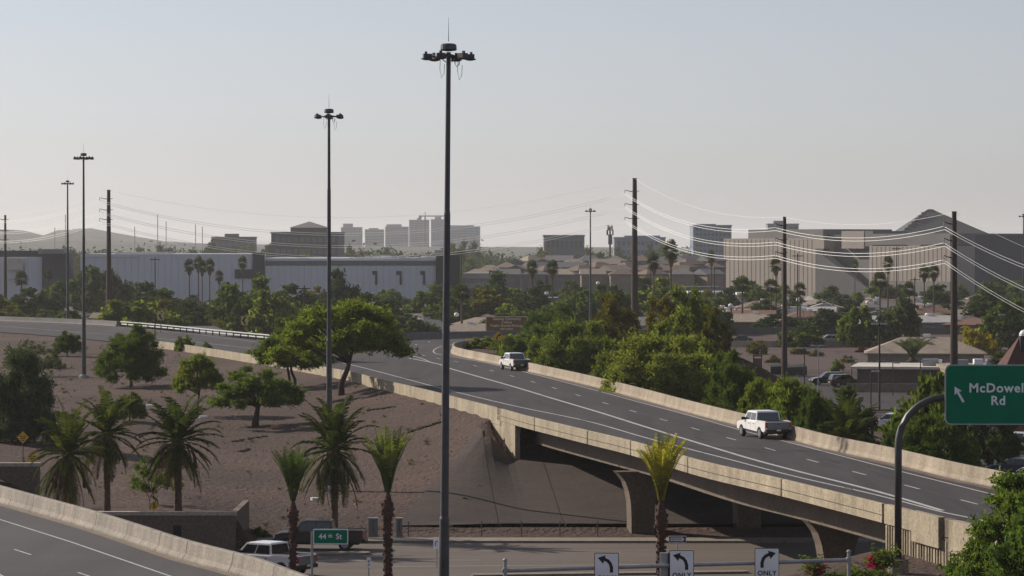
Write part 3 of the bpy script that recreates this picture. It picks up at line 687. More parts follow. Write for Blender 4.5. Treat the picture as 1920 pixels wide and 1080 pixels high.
# date palm: arching fronds with leaflets, boss of cut stems, trunk
def frond(rt, az, el, L, bend, nl, lw, ll, r_, fold=0.5):
    """returns leaflet centres, U, V and the rachis points"""
    pts = []; p = Vector(rt); e = el
    for k in range(9):
        d = Vector((math.cos(az) * math.cos(e), math.sin(az) * math.cos(e), math.sin(e))); pts.append(p.copy()); p += d * (L / 8); e -= bend / 8 * (0.4 + k * 0.17)
    C_, U_, V_ = [], [], []
    for k in range(nl):
        t = (0.14 if fold < .8 else .3) + (0.86 if fold < .8 else .7) * k / nl; f = t * 8; i = min(int(f), 7); a = pts[i].lerp(pts[min(i + 1, 8)], f - i); dd = (pts[min(i + 1, 8)] - pts[i]).normalized()
        sd = dd.cross(Vector((0, 0, 1))).normalized(); up = sd.cross(dd)
        l = ll * (math.sin(math.pi * min(1, 0.18 + t * 0.82)) ** 0.5 + .08) * (0.85 + .3 * r_.random())
        for s_ in (-1, 1):
            v = (sd * s_ * 0.85 + dd * 0.55 + up * (fold - .3) + Vector((0, 0, -0.22 - .25 * r_.random()))).normalized()
            C_.append(a + v * l / 2); U_.append(v * l / 2); V_.append((dd + up * .3).normalized() * lw)
    return C_, U_, V_, pts
def palm_proto(kind, trunk_h, crownL, nf, seed, nl=30, tied=False, mat='leaf_palm', tr=0.26, low=-1.15):
    q = random.Random(seed); root = bpy.data.objects.new(kind, None); COL.objects.link(root)
    C_, U_, V_ = [], [], []; rm = MB(); DC, DU, DV = [], [], []
    for k in range(nf):
        az = k * 2.39996 + q.uniform(-.2, .2); t = k / nf
        if tied: el = R(90 - 5 - 4 * (k / nf)); bend = (k / nf) ** .7 * .62 + q.uniform(-.08, .12); L = crownL * q.uniform(.72, 1.08)
        else: el = R(86 - (86 - low * 57.3) * t ** 0.9 + q.uniform(-8, 8)); bend = q.uniform(.8, 1.5) * (1.0 if t < .7 else .6); L = crownL * q.uniform(.85, 1.08)
        c, u, v, pts = frond((math.cos(az) * tr * .5, math.sin(az) * tr * .5, trunk_h + (0.1 if tied else -0.1 + .3 * (1 - t))), az, el, L, bend, nl, .045 if not tied else .04, .50 if not tied else .30, q, 0.9 if tied else .5)
        if not tied and t > .80: DC += c; DU += u; DV += v
        else: C_ += c; U_ += u; V_ += v
        rm.tube([pts[0], pts[3], pts[6], pts[8]], [.035, .025, .015, .006], 4, cap=False)
    me = quads(np.array([tuple(x) for x in C_]), np.array([tuple(x) for x in U_]), np.array([tuple(x) for x in V_]), 'fronds', M[mat])
    o = bpy.data.objects.new('fronds', me); COL.objects.link(o); o.parent = root
    if DC:
        od = bpy.data.objects.new('dead_fronds', quads(np.array([tuple(x) for x in DC]), np.array([tuple(x) for x in DU]), np.array([tuple(x) for x in DV]), 'dead_fronds', M['leaf_dead'])); COL.objects.link(od); od.parent = root
    rm.build('frond_stems', M['leaf_palm' if not tied else mat], root)
    tb = MB()
    if tied:
        tb.lathe([(tr * .95, -.3), (tr * .85, .4), (tr * .8, trunk_h * .35), (tr * .72, trunk_h * .55), (tr * .78, trunk_h * .68), (tr * 1.25, trunk_h * .78), (tr * 1.3, trunk_h * .86), (tr * .8, trunk_h * .95), (tr * .35, trunk_h * 1.03), (tr * .25, trunk_h * 1.12)], 12)
        for k in range(70):
            a = k * 2.4; z = trunk_h * (0.05 + .88 * k / 70); rr = tr * (1.25 if .74 < z / trunk_h < .9 else .85)
            tb.box((math.cos(a) * rr, math.sin(a) * rr, z), (.09, .09, .16), a)
        tb.build('trunk', M['redbark'], root)
    else:
        pr = [(tr * 1.25, -.3), (tr, .5)] + [(tr * (.92 + .1 * (k % 2)), .5 + (trunk_h - 1.2) * k / 16) for k in range(1, 16)] + [(tr * 1.35, trunk_h - .55), (tr * 1.5, trunk_h - .2), (tr * .6, trunk_h + .2)]
        tb.lathe(pr, 12)
        for k in range(40):
            a = k * 2.4; tb.box((math.cos(a) * tr * 1.35, math.sin(a) * tr * 1.35, trunk_h - .7 + .8 * k / 40), (.1, .1, .28), a)
        tb.build('trunk', M['palmbark'], root)
        db = MB()
        for k in range(10):
            a = k * 2.2 + .4; db.tube([(math.cos(a) * .25, math.sin(a) * .25, trunk_h - .2), (math.cos(a) * .8, math.sin(a) * .8, trunk_h - .2), (math.cos(a) * 1.15, math.sin(a) * 1.15, trunk_h - 1.0), (math.cos(a) * 1.2, math.sin(a) * 1.2, trunk_h - 1.7)], [.03, .04, .05, .09], 4)
        db.build('fruit_stalks', M['palmdead'], root)
    set_dims(root, [c for c in root.children if c.name.startswith('fronds')][0]); return root
PR['dateA'] = palm_proto('date_palm', 4.4, 3.3, 52, 3)
PR['dateB'] = palm_proto('date_palm', 5.0, 3.1, 46, 8)
PR['tied'] = palm_proto('transplanted_palm', 5.2, 3.4, 20, 17, 26, True, 'leaf_tied', .165)
def fan_proto(kind, h, cr, seed, skirt=True, mat='leaf_palm'):
    q = random.Random(seed); root = bpy.data.objects.new(kind, None); COL.objects.link(root); n = 70
    C_, U_, V_ = [], [], []
    for k in range(n):
        az = q.random() * 6.283; el = R(90 - 130 * (k / n) ** .8); d = Vector((math.cos(az) * math.cos(el), math.sin(az) * math.cos(el), math.sin(el)))
        sd = d.cross(Vector((0, 0, 1))).normalized(); up = sd.cross(d); c0 = Vector((0, 0, h)) + d * cr * .45
        for j in range(6):
            a = R(-62 + 25 * j); v = (d * math.cos(a) + sd * math.sin(a) + Vector((0, 0, -.25))).normalized(); l = cr * .6
            C_.append(c0 + v * l / 2); U_.append(v * l / 2); V_.append(v.cross(up).normalized() * cr * .05 + up * .01)
    me = quads(np.array([tuple(x) for x in C_]), np.array([tuple(x) for x in U_]), np.array([tuple(x) for x in V_]), 'fronds', M[mat])
    o = bpy.data.objects.new('fronds', me); COL.objects.link(o); o.parent = root
    MB().lathe([(.34, -.3), (.24, .8), (.2, h * .5), (.17, h)], 7).build('trunk', M['palmbark'], root)
    if skirt: MB().lathe([(.3, h - 1.9), (.55, h - 1.5), (.72, h - .6), (.4, h), (.1, h + .1)], 9).build('dead_skirt', M['palmdead'], root)
    root['dims'] = (cr * 2, h + cr * .9); return root
PR['fanA'] = fan_proto('fan_palm', 11, 1.7, 5)
PR['fanB'] = fan_proto('fan_palm', 9, 1.9, 6, False)

def place(proto, px, Y=None, top=None, wpx=None, base=None, label='', cat='tree', group=None, mat=None, part='crown', rz=None, hmul=1.0, zb=None):
    """stand a plant where the picture shows it: base pixel or depth, crown top and width in pixels"""
    if base is not None: p = TG(px, base); Y = p.y
    else: x = W(px, 500, Y).x; p = Vector((x, Y, Hs(x, Y)))
    if zb is not None: p.z = zb
    pr = PR[proto]; w0, h0 = pr['dims']; s_ = Y / F
    ht = (W(px, top, Y).z - p.z) if top is not None else None
    sx = wpx * s_ / w0 if wpx else ht / h0
    sz = ht / h0 if ht else sx
    o = inst(pr, p, random.uniform(0, 6.28) if rz is None else rz, (sx, sx, sz * hmul), label, cat, group)
    if mat: setmat(o, part, M[mat])
    o['px'] = px; return o
HG = 'mesquites on the gravel hillside'
place('mesqC', 246, base=725, top=619, wpx=112, label='large dense round-crowned tree on the upper gravel hillside below the guardrail', group=HG, mat='leaf_green')
place('mesqA', 370, base=778, top=671, wpx=84, label='tall leaning mesquite between the round tree and the spreading mesquite', group=HG)
place('mesqB', 478, base=800, top=697, wpx=160, label='wide mesquite with two crooked trunks in the middle of the hillside', group=HG)
place('mesqB', 548, base=728, top=618, wpx=135, label='mesquite growing against the left side of the biggest mesquite', group=HG)
place('mesqA', 640, base=741, top=574, wpx=230, label='biggest mesquite with a spreading crown overhanging the freeway edge', group=HG, rz=0.4)
place('mesqC', 560, Y=400, top=590, wpx=100, label='mesquite behind the biggest mesquite beside the ramp', group=HG)
place('mesqC', 243, base=790, top=740, wpx=58, label='small dark tree behind the palms on the left hillside', group=HG, mat='leaf_green')
place('mesqC', 126, base=668, top=625, wpx=56, label='small tree beside the left light mast on the upper slope', group=HG, mat='leaf_green')
place('bushtree', 34, base=830, top=668, wpx=130, label='hazy grey-green tree at the left edge of the hillside', group=HG, mat='leaf_grey')
place('wisp', 292, base=946, top=855, wpx=92, label='thin leaning palo verde between the two left palms')
place('wisp', 62, base=672, top=640, wpx=60, label='sparse dry bush tree near the left end of the ramp', mat='leaf_grey')
place('wisp', 85, base=705, top=655, wpx=70, label='sparse pale bush tree right of the hazy tree', mat='leaf_grey')
for px, b, t, wd, lb in [(345, 659, 632, 34, 'round green bush on the hillside below the ramp barrier, the larger one'), (387, 664, 644, 22, 'small round bush right of the larger bush under the barrier'), (467, 674, 657, 22, 'small bush against the barrier near the big mesquite'),
                         (40, 880, 866, 30, 'small shrub behind the dark wall at the left edge'), (95, 690, 668, 40, 'low bush on the upper left slope')]:
    place('shrub', px, base=b, top=t, wpx=wd, label=lb, cat='shrub', mat='leaf_mesq' if px > 300 else 'leaf_grey', part='foliage')
place('redshrub', 482, base=1010, top=990, wpx=40, label='red-flowered shrub beside the street above the white pickup', cat='shrub')
place('redshrub', 676, base=1018, top=992, wpx=22, label='reddish shrub behind the bed of the dark pickup', cat='shrub', mat='leaf_red', part='foliage')
PG = 'date palms along the street'
place('dateB', 127, Y=205, top=764, wpx=128, label='leftmost date palm, hazy, with drooping fronds over the near barrier', cat='palm', group=PG, zb=1.0)
place('dateB', 200, Y=219.5, top=742, wpx=120, label='date palm with a slim trunk just right of the leftmost palm', cat='palm', group=PG, zb=2.3)
place('dateA', 333, Y=219.5, top=750, wpx=150, label='full date palm standing behind the pale-topped retaining wall', cat='palm', group=PG, zb=2.3)
place('dateA', 627, Y=225.5, top=752, wpx=138, label='date palm in front of the second light mast, behind the dark pickup', cat='palm', group=PG)
TGp = 'transplanted palms with tied fronds'
place('tied', 549, Y=196, top=842, wpx=66, label='tied-up palm beside the bed of the white pickup', cat='palm', group=TGp, zb=0)
place('tied', 727, Y=193, top=808, wpx=72, label='tied-up green palm standing in the middle of the street scene', cat='palm', group=TGp, zb=0)
yp = place('tied', 1240, Y=186, top=820, wpx=78, label='tied-up palm with yellowing fronds in front of the bridge', cat='palm', group=TGp, mat='leaf_tiedyel', part='fronds', zb=0)
setmat(yp, 'frond_stems', M['leaf_tiedyel'])
RG = 'trees behind the far barrier'
for pr, px, Y, t, wd, mt, lb in [
    ('bushtree', 1170, 345, 665, 120, 'leaf_lit', 'low mesquite filling the gap left of the widest one behind the barrier'),
    ('mesqC', 1125, 400, 622, 130, 'leaf_yel', 'yellow-green mesquite in front of the tall trees'),
    ('mesqC', 1265, 372, 618, 150, 'leaf_lit', 'mesquite rising behind the widest one'),
    ('bushtree', 1030, 392, 640, 90, 'leaf_lit', 'low mesquite between the farther pickup and the wide one'),
    ('mesqA', 1430, 275, 716, 80, None, 'small mesquite right of the round one'),
    ('mesqA', 1530, 252, 745, 80, 'leaf_green', 'green mesquite left of the low date palm'),
    ('mesqA', 1690, 236, 812, 90, 'leaf_green', 'low green tree behind the barrier at the arched pole'),
    ('mesqC', 995, 415, 622, 120, 'leaf_lit', 'bright mesquite behind the farther pickup'),
    ('bushtree', 1083, 372, 612, 150, 'leaf_lit', 'wide mesquite behind the barrier right of the farther pickup'),
    ('bushtree', 1240, 318, 640, 200, 'leaf_lit', 'widest dense mesquite overhanging the far barrier in the middle of the row'),
    ('mesqC', 1318, 330, 652, 110, 'leaf_lit', 'mesquite hidden behind the widest one and the round one'),
    ('mesqC', 1378, 283, 672, 112, 'leaf_green', 'round mesquite above the nearer pickup'),
    ('mesqC', 1040, 470, 580, 110, None, 'tall bright tree behind the brown sign'),
    ('tall', 1150, 430, 566, 110, None, 'tall yellowish tree left of the brown power pole'),
    ('tall', 1232, 420, 572, 95, None, 'tall yellowish tree just right of the brown power pole'),
    ('tall', 1285, 410, 556, 110, 'leaf_mesq', 'tallest olive tree in the cluster beyond the barrier'),
    ('tall', 1340, 400, 590, 75, 'leaf_yel', 'yellow-brown tree at the right end of the tall cluster'),
    ('mesqA', 1478, 262, 724, 130, None, 'low bright mesquite behind the barrier right of the nearer pickup'),
    ('roundC', 1600, 300, 738, 86, 'leaf_dark', 'dark purple-green shrub tree above the low date palm'),
    ('mesqA', 1745, 232, 793, 150, 'leaf_green', 'low dark green tree under the green sign'),
    ('roundB', 1730, 262, 722, 130, 'leaf_green', 'leafy tree between the arched sign pole and the green sign'),
    ('roundC', 1806, 262, 790, 66, 'leaf_bright', 'light green tree under the left part of the green sign'),
    ('roundC', 1860, 300, 740, 90, 'leaf_dark', 'dark bare-looking tree beside the brick building'),
    ('wisp', 1395, 360, 690, 70, 'leaf_grey', 'thin grey tree behind the round mesquite'),
    ('roundB', 1650, 400, 768, 50, 'leaf_green', 'bush at the corner of the lot behind the white utility vehicle')]:
    place(pr, px, Y=Y, top=t, wpx=wd, label=lb, group=RG, mat=mt)
place('dateB', 1590, Y=240, top=742, wpx=128, label='low date palm spreading over the far barrier', cat='palm')
for px, Y, t, wd, mt, lb in [(905, 452, 634, 55, 'leaf_mesq', 'green shrub inside the freeway curve, left of the curve sign'), (932, 446, 640, 40, 'leaf_mesq', 'green shrub at the foot of the curve sign'), (955, 430, 640, 50, 'leaf_mesq', 'green shrub behind the farther pickup'), (885, 458, 636, 34, 'leaf_flower', 'yellowish shrub at the nose of the curved barrier'),
                         (1130, 342, 700, 60, 'leaf_green', 'shrub between the mesquites behind the barrier')]:
    place('shrub', px, Y=Y, top=t, wpx=wd, label=lb, cat='shrub', mat=mt, part='foliage')
place('hero', 1938, Y=138, top=925, wpx=320, label='big bright feathery mesquite at the lower right corner', zb=2.6, rz=1.0)
place('hero', 1985, Y=133, top=955, wpx=290, label='mesquite cut by the right edge, in front of the feathery one', zb=1.6, rz=2.2)
place('bougain', 1530, Y=146, top=1052, wpx=100, label='green shrub with a few pink flowers left of the sign post end', cat='shrub', mat='leaf_green', part='foliage')
place('bougain', 1655, Y=146, top=1036, wpx=120, label='bougainvillea with magenta flowers at the foot of the arched sign pole', cat='shrub')

# ------------------------------------------------------------------ light masts
def mast(px, Y, top, label, base_z=None, base_px=None, group='tall highway light masts', loops=True, lean=0.0, rz=0.0, rscale=1.0, joints=(0.36, 0.72)):
    p = W(px, 500, Y); z0 = Hs(p.x, p.y) if base_z is None else base_z; zt = W(px, top, Y).z; h = zt - z0
    t = thing('light_mast', label, 'light mast', (p.x, p.y, z0), 0, group)
    rb, rt = 0.26 * rscale, 0.10 * rscale; n = 16
    pts, rad = [(0, 0, -0.2)], [rb]
    for j in joints:
        zz = h * (1 - j); pts += []
    zz = 0
    levels = sorted([h * (1 - j) for j in joints]) + [h]
    pts, rad = [Vector((0, 0, 0))], [rb]
    for k, l in enumerate(levels):
        r_at = rb + (rt - rb) * l / h
        pts.append(Vector((lean * l / h, 0, l - 0.02))); rad.append(r_at)
        if k < len(levels) - 1: pts.append(Vector((lean * l / h, 0, l + 0.1))); rad.append(r_at * 0.86)
    MB().tube(pts, rad, n).build('pole', M['steel'], t, smooth=False)
    MB().lathe([(rb * 2.2, -0.5), (rb * 2.2, 0.25), (rb * 1.7, 0.3), (rb * 1.7, 0.36), (rb * 1.05, 0.4)], 12).build('base_plate', M['galv'], t)
    top_ = Vector((lean, 0, h)); hd = MB()
    hd.lathe([(.1, -.08), (.33, -.05), (.36, .0), (.34, .2), (.26, .25), (.05, .27)], 16, top_ + Vector((0, 0, .10)))
    hd.build('top_cover', M['steel'], t)
    MB().tube([top_ + Vector((0, 0, .45)), top_ + Vector((0, 0, 1.5))], [.018, .006], 5).build('lightning_rod', M['steel'], t)
    ring = MB(); N = 24; rr = 0.66
    ring.tube([top_ + Vector((rr * math.cos(6.2832 * k / N), rr * math.sin(6.2832 * k / N), -.22)) for k in range(N + 1)], .04, 5, cap=False)
    for k in range(4):
        a = rz + k * 1.5708 + .4; ring.tube([top_ + Vector((.1 * math.cos(a), .1 * math.sin(a), -.12)), top_ + Vector((rr * math.cos(a), rr * math.sin(a), -.22))], .03, 5)
    ring.tube([top_ + Vector((-.12, 0, -.45)), top_ + Vector((-.3, 0, -.3))], .02, 4); ring.tube([top_ + Vector((.12, 0, -.45)), top_ + Vector((.3, 0, -.3))], .02, 4)
    ring.build('ring', M['steel'], t)
    lm = None
    for k in range(6):
        a = rz + k * 6.2832 / 6
        if lm is None:
            m = MB(); m.tube([(0, 0, 0), (.16, 0, 0)], .03, 5); m.box((.34, 0, .0), (.36, .30, .20)); m.box((.40, 0, .14), (.10, .10, .12)); m.lathe([(.1, -.18), (.25, -.14), (.26, -.10), (.1, -.08)], 10, (.36, 0, 0)); lm = m.mesh('lamp_head', M['steel'])
        o = bpy.data.objects.new('lamp_head', lm); COL.objects.link(o); o.parent = t
        o.location = top_ + Vector((.6 * math.cos(a), .6 * math.sin(a), -.2)); o.rotation_euler = (0, 0, a)
    if loops:
        for s_, L in ((-.35, .9), (.42, 1.0), (.30, .42)):
            c = MB(); c.tube([top_ + Vector((s_, -.4, -.25)), top_ + Vector((s_ - .02, -.4, -.25 - L * .6)), top_ + Vector((s_ + .05, -.4, -.25 - L)), top_ + Vector((s_ + .16, -.4, -.25 - L * .8)), top_ + Vector((s_ + .18, -.4, -.25 - L * .35))], .011 if L > .5 else .02, 4)
            c.build('cable_loop', M['plastic'], t)
    return t
mast(830, 144, 97, 'tallest and nearest light mast, dark steel, crossing the whole picture in the middle', base_z=0.0, lean=0.26, rz=.2, joints=(0.247, 0.715))
mast(617, 247, 213, 'second nearest light mast, rising behind the date palm and the biggest mesquite', rz=.5, loops=True, joints=(0.2, 0.6))
mast(157, 372, 293, 'light mast on the left hillside, the taller of the left pair', rz=.3, loops=False)
mast(127, 600, 342, 'farther light mast of the left pair, standing behind the ramp', rz=.1, base_z=5.9, rscale=1.2, loops=False)
mast(1107, 700, 394, 'distant light mast left of the tall brown power pole', rz=.7, base_z=0, rscale=1.2, loops=False)
mast(1919, 760, 404, 'light mast cut off by the right edge', rz=.2, base_z=0, rscale=1.2, loops=False)

# ------------------------------------------------------------------ power line
PP = [('leftmost brown power pole, at the left edge', 10, 830, 404, 0.34, 1), ('brown steel power pole behind the ramp on the left', 204, 700, 357, 0.46, 1),
      ('tallest brown steel power pole, in the centre right', 1190, 640, 335, 0.52, 1), ('brown power pole between the parking lot and the grey warehouse', 1471, 474, 408, 0.30, -1), ('thick brown power pole left of the green sign top', 1789, 425, 398, 0.38, -1)]
arm_pts = []
for lb, px, Y, top, r_, kind in PP:
    p = W(px, 500, Y); zt = W(px, top, Y).z; t = thing('power_pole', lb, 'power pole', (p.x, p.y, 0), 0, 'brown steel power poles along the line')
    MB().tube([(0, 0, -.3), (0, 0, zt)], [r_ * 1.5, r_ * .78], 12).build('pole', M['rust'], t)
    MB().lathe([(r_ * .9, 0), (r_ * .9, .12)], 12, (0, 0, zt)).build('cap', M['rust'], t)
    pts = []; s_ = Y / F
    offs_ = {10: [0, 21, 38], 204: [8, 29, 47], 1190: [16, 41, 67], 1471: [7, 34, 59], 1789: [14, 45, 77]}[px]
    for k, dpx in enumerate(offs_):
        z = W(px, top + dpx + 8, Y).z; L = (1.9 if kind > 0 else 1.35)
        a = MB().tube([(-r_ * .6, 0, z), (-L * .5, -.1, z + .04), (-L, -.2, z + .3)], [.10, .08, .05], 6)
        a.tube([(r_ * .6, 0, z), (1.0 * (.9 if kind > 0 else .4), .1, z + .12)], [.08, .05], 6); a.build('cross_arm', M['rust'], t)
        i_ = MB().lathe([(.02, -.62), (.09, -.6), (.05, -.5), (.09, -.4), (.05, -.3), (.09, -.2), (.03, -.05)], 7, (-L, -.2, z + .3)); i_.build('insulator', M['galv'], t)
        pts.append(Vector((p.x - L, p.y - .2, z - .3)))
    arm_pts.append((Vector((p.x, p.y, zt + .05)), pts))
# beyond the frame on both sides
l0 = arm_pts[0]; left_end = (l0[0] + Vector((-90, 90, 0)), [q + Vector((-90, 90, 0)) for q in l0[1]])
r0 = arm_pts[-1]; right_end = (W(2260, 545, 395), [W(2240, y, 395) for y in (560, 625, 685)])
nodes_ = [left_end] + arm_pts + [right_end]
sags = [3, 1.2, 7.4, 2.5, 1.5, 2.2]
def cable(pts, sag, rad, label, grp, off=Vector((0, 0, 0))):
    m = MB(); allp = []
    for k in range(len(pts) - 1):
        a, b = pts[k] + off, pts[k + 1] + off; n = 26 if k == 2 else 16
        for i in range(n):
            t = i / n; q = a.lerp(b, t); q.z -= 4 * sag[k] * t * (1 - t); allp.append(q)
    allp.append(pts[-1] + off); m.tube(allp, rad, 5, cap=False)
    o = m.build('power_cable', M['wire'], fix=False, smooth=True); tag(o, label, 'cable', grp)
names = ['top', 'middle', 'lowest']
cable([n_[0] for n_ in nodes_], [s_ * .9 for s_ in sags], 0.018, 'thin ground wire strung between the very tops of the brown power poles', None)
for k in range(3):
    for j, dz in enumerate((0.0, -0.42)):
        cable([n_[1][k] for n_ in nodes_], sags, 0.033, '%s cable of the %s pair strung between the power poles' % (('upper', 'lower')[j], names[k]), 'paired power cables', Vector((0.12 * j, 0, dz)))

# ------------------------------------------------------------------ signs
def text_mesh(body, size, mat, parent, loc, rot=(R(90), 0, 0), name='lettering', ax='CENTER', depth=0.004, sx=1.0, spacing=1.0, bold=0.0):
    c = bpy.data.curves.new(name, 'FONT'); c.body = body; c.size = size; c.align_x = ax; c.align_y = 'CENTER'; c.extrude = depth; c.resolution_u = 3; c.space_character = spacing; c.offset = bold
    tmp = bpy.data.objects.new('tmp', c); COL.objects.link(tmp); bpy.context.view_layer.update()
    me = bpy.data.meshes.new_from_object(tmp); bpy.data.objects.remove(tmp, do_unlink=True); bpy.data.curves.remove(c)
    me.name = name; me.materials.clear(); me.materials.append(mat); o = bpy.data.objects.new(name, me); COL.objects.link(o)
    o.parent = parent; o.location = loc; o.rotation_euler = rot; o.scale = (sx, 1, 1); return o
def rrect(w_, h_, r_, n=5):
    P = []
    for cx, cz, a0 in ((w_ / 2 - r_, h_ / 2 - r_, 0), (-w_ / 2 + r_, h_ / 2 - r_, 90), (-w_ / 2 + r_, -h_ / 2 + r_, 180), (w_ / 2 - r_, -h_ / 2 + r_, 270)):
        for k in range(n + 1): a = R(a0 + 90 * k / n); P.append((cx + r_ * math.cos(a), cz + r_ * math.sin(a)))
    return P
def plate(P, y0, y1, mat, name, parent, c=(0, 0, 0)):
    n = len(P); m = MB(); m.add([(c[0] + x, y1, c[2] + z) for x, z in P] + [(c[0] + x, y0, c[2] + z) for x, z in P], [tuple(range(n)), tuple(reversed(range(n, 2 * n)))] + [(i, n + i, n + (i + 1) % n, (i + 1) % n) for i in range(n)])
    return m.build(name, mat, parent)
def arrow_poly(P, wd):  # thick polyline outline
    P = [Vector(p) for p in P]; L, Q = [], []
    for i, p in enumerate(P):
        a = P[max(i - 1, 0)]; b = P[min(i + 1, len(P) - 1)]; t = (b - a).normalized(); nn = Vector((-t.y, t.x)) * wd / 2; L.append(p + nn); Q.append(p - nn)
    return [(p.x, p.y) for p in L + Q[::-1]]

# big green guide sign on its arched pole
Y = 155.0; p = W(1684, 1000, Y); zb = Hs(p.x, p.y); s_ = Y / F
gs = thing('guide_sign', 'big green McDowell Rd exit sign hung on the arched steel pole at right', 'road sign', (p.x, p.y, zb))
zbase = W(1684, 1046, Y).z - zb
pts = [(0, 0, zbase), (0, 0, W(0, 835, Y).z - zb)]
cx, cz = 88 * s_, W(0, 835, Y).z - zb
for k in range(1, 13):
    a = R(180 - 90 * k / 12); pts.append((cx + 88 * s_ * math.cos(a), 0, cz + 90 * s_ * math.sin(a)))
pts += [(7.5, 0, cz + 90 * s_)]
MB().tube(pts, [.17] * 2 + [.165] * 12 + [.15], 16).build('arched_pole', M['steel'], gs, smooth=True)
MB().lathe([(.5, -1.2), (.5, zbase - .06)], 14).build('footing', M['curb'], gs)
m = MB().lathe([(.33, zbase - .06), (.33, zbase), (.2, zbase + .02)], 12)
for k in range(6): m.tube([(.27 * math.cos(k * 1.047), .27 * math.sin(k * 1.047), zbase), (.27 * math.cos(k * 1.047), .27 * math.sin(k * 1.047), zbase + .13)], .03, 6)
m.build('base_flange', M['steel'], gs)
sw_ = 5.7; sh = 2.82; sc = Vector((W(1770, 700, Y).x - p.x + sw_ / 2, -.32, W(0, 739.5, Y).z - zb))
plate(rrect(sw_, sh, .28), -.34, -.28, M['galv'], 'sign_border', gs, sc)
plate(rrect(sw_ - .12, sh - .12, .24), -.347, -.341, M['green'], 'sign_face', gs, sc)
text_mesh('McDowell', .60, M['signwhite'], gs, (sc.x - .36, -.354, sc.z + .30), name='lettering', spacing=1.12, bold=.014)
text_mesh('Rd', .60, M['signwhite'], gs, (sc.x - .36, -.354, sc.z - .29), name='lettering', spacing=1.1, bold=.014)
ap = plate([(-.055, -.42), (.055, -.42), (.055, .12), (.20, .06), (0, .42), (-.20, .06), (-.055, .12)], -.36, -.35, M['signwhite'], 'arrow', gs)
ap.location = (sc.x - sw_ / 2 + .66, 0, sc.z + .02); ap.rotation_euler = (0, R(-30), 0)
for x in (-1.6, 1.6): MB().mm((x - .04, -.28, -1.4), (x + .04, -.16, 1.4)).build('bracket', M['galv'], gs, loc=(sc.x, 0, sc.z))

# green street name sign
Y = 170.0; s_ = Y / F; p = W(585, 1000, Y)
t = thing('street_sign', 'small green 44th St sign on a grey post at lower left of centre', 'road sign', (p.x, p.y, 0))
zt = W(0, 997, Y).z; MB().tube([(0, 0, -.2), (0, 0, zt)], .06, 10).build('post', M['galv'], t)
cx = W(619.5, 0, Y).x - p.x; cz = W(0, 1006, Y).z
plate(rrect(66 * s_, 29 * s_, .06), -.10, -.06, M['signwhite'], 'sign_border', t, (cx, 0, cz)); plate(rrect(62 * s_, 25 * s_, .04), -.107, -.101, M['green'], 'sign_face', t, (cx, 0, cz))
text_mesh('44', .40, M['signwhite'], t, (cx - .42, -.112, cz), bold=.008); text_mesh('th', .27, M['signwhite'], t, (cx - .02, -.112, cz + .04), bold=.006); text_mesh('St', .40, M['signwhite'], t, (cx + .42, -.112, cz), bold=.008)
MB().mm((0, -.06, cz - .06), (cx, -.02, cz + .06)).build('bracket', M['galv'], t)

# overhead lane signs on a long arm
Y = 135.0; s_ = Y / F; p = W(1245, 1000, Y)
ga = thing('signal_arm', 'long grey overhead arm with posts across the bottom of the picture', 'sign gantry', (p.x, p.y, 0))
xl_ = W(947, 0, Y).x - p.x; xr_ = W(1593, 0, Y).x - p.x; zl = W(0, 1070, Y).z; zr = W(0, 1050, Y).z
MB().tube([(xl_, 0, zl), (xr_, 0, zr)], .085, 10).build('arm', M['galv'], ga)
for x, zt in ((xl_, W(0, 1053, Y).z), (xr_, W(0, 1037, Y).z)):
    MB().tube([(x, 0, -.2), (x, 0, zt)], .075, 10).build('post', M['galv'], ga); MB().lathe([(.06, 0), (.1, .04), (.1, .08), (.03, .14)], 10, (x, 0, zt)).build('post_cap', M['galv'], ga)
    MB().tube([(x, -.12, zl if x < 0 else zr), (x, .12, zl if x < 0 else zr)], .13, 8).build('clamp', M['galv'], ga)
def only_sign(px, top, left, label, wd=46):
    q = W(px, 0, Y); za = zl + (zr - zl) * ((q.x - p.x) - xl_) / (xr_ - xl_); w_, h_ = wd * s_, 1.34
    t = thing('lane_sign', label, 'road sign', (q.x, q.y - .14, za)); cz = W(0, top, Y).z - za - h_ / 2
    plate(rrect(w_, h_, .05), -.02, .01, M['signblack'], 'sign_border', t, (0, 0, cz)); plate(rrect(w_ - .05, h_ - .05, .04), -.027, -.021, M['signwhite'], 'sign_face', t, (0, 0, cz))
    sg = 1 if left else -1; A = [(sg * .20, -.30), (sg * .20, -.10), (sg * .15, .06), (sg * .06, .17), (sg * -.10, .25)]
    plate(arrow_poly(A, .13), -.034, -.028, M['signblack'], 'arrow', t, (0, 0, cz + .17))
    hd = [(sg * -.36, .30), (sg * -.04, .40), (sg * -.14, .06)]
    plate(hd, -.034, -.028, M['signblack'], 'arrow_head', t, (0, 0, cz + .17))
    text_mesh('ONLY', .27, M['signblack'], t, (0, -.032, cz - .36), bold=.006, spacing=1.1)
    MB().mm((-.05, .0, -.2), (.05, .14, .2)).build('bracket', M['galv'], t)
only_sign(1137.5, 1036, True, 'left turn ONLY lane sign, leftmost on the overhead arm')
only_sign(1278.5, 1031, True, 'left turn ONLY lane sign in the middle of the overhead arm beside the signal head')
only_sign(1438.5, 1027, False, 'right turn ONLY lane sign on the overhead arm')
q = W(1246, 0, Y); t = thing('traffic_signal', 'grey back of a traffic signal on the overhead arm beside the middle lane sign', 'traffic light', (q.x, q.y + .25, W(0, 1066, Y).z))
MB().mm((-.16, -.1, -.85), (.16, .12, .62)).build('housing', M['galv'], t); MB().mm((.16, -.16, -.85), (.22, .2, .62)).build('backplate', M['plastic'], t)
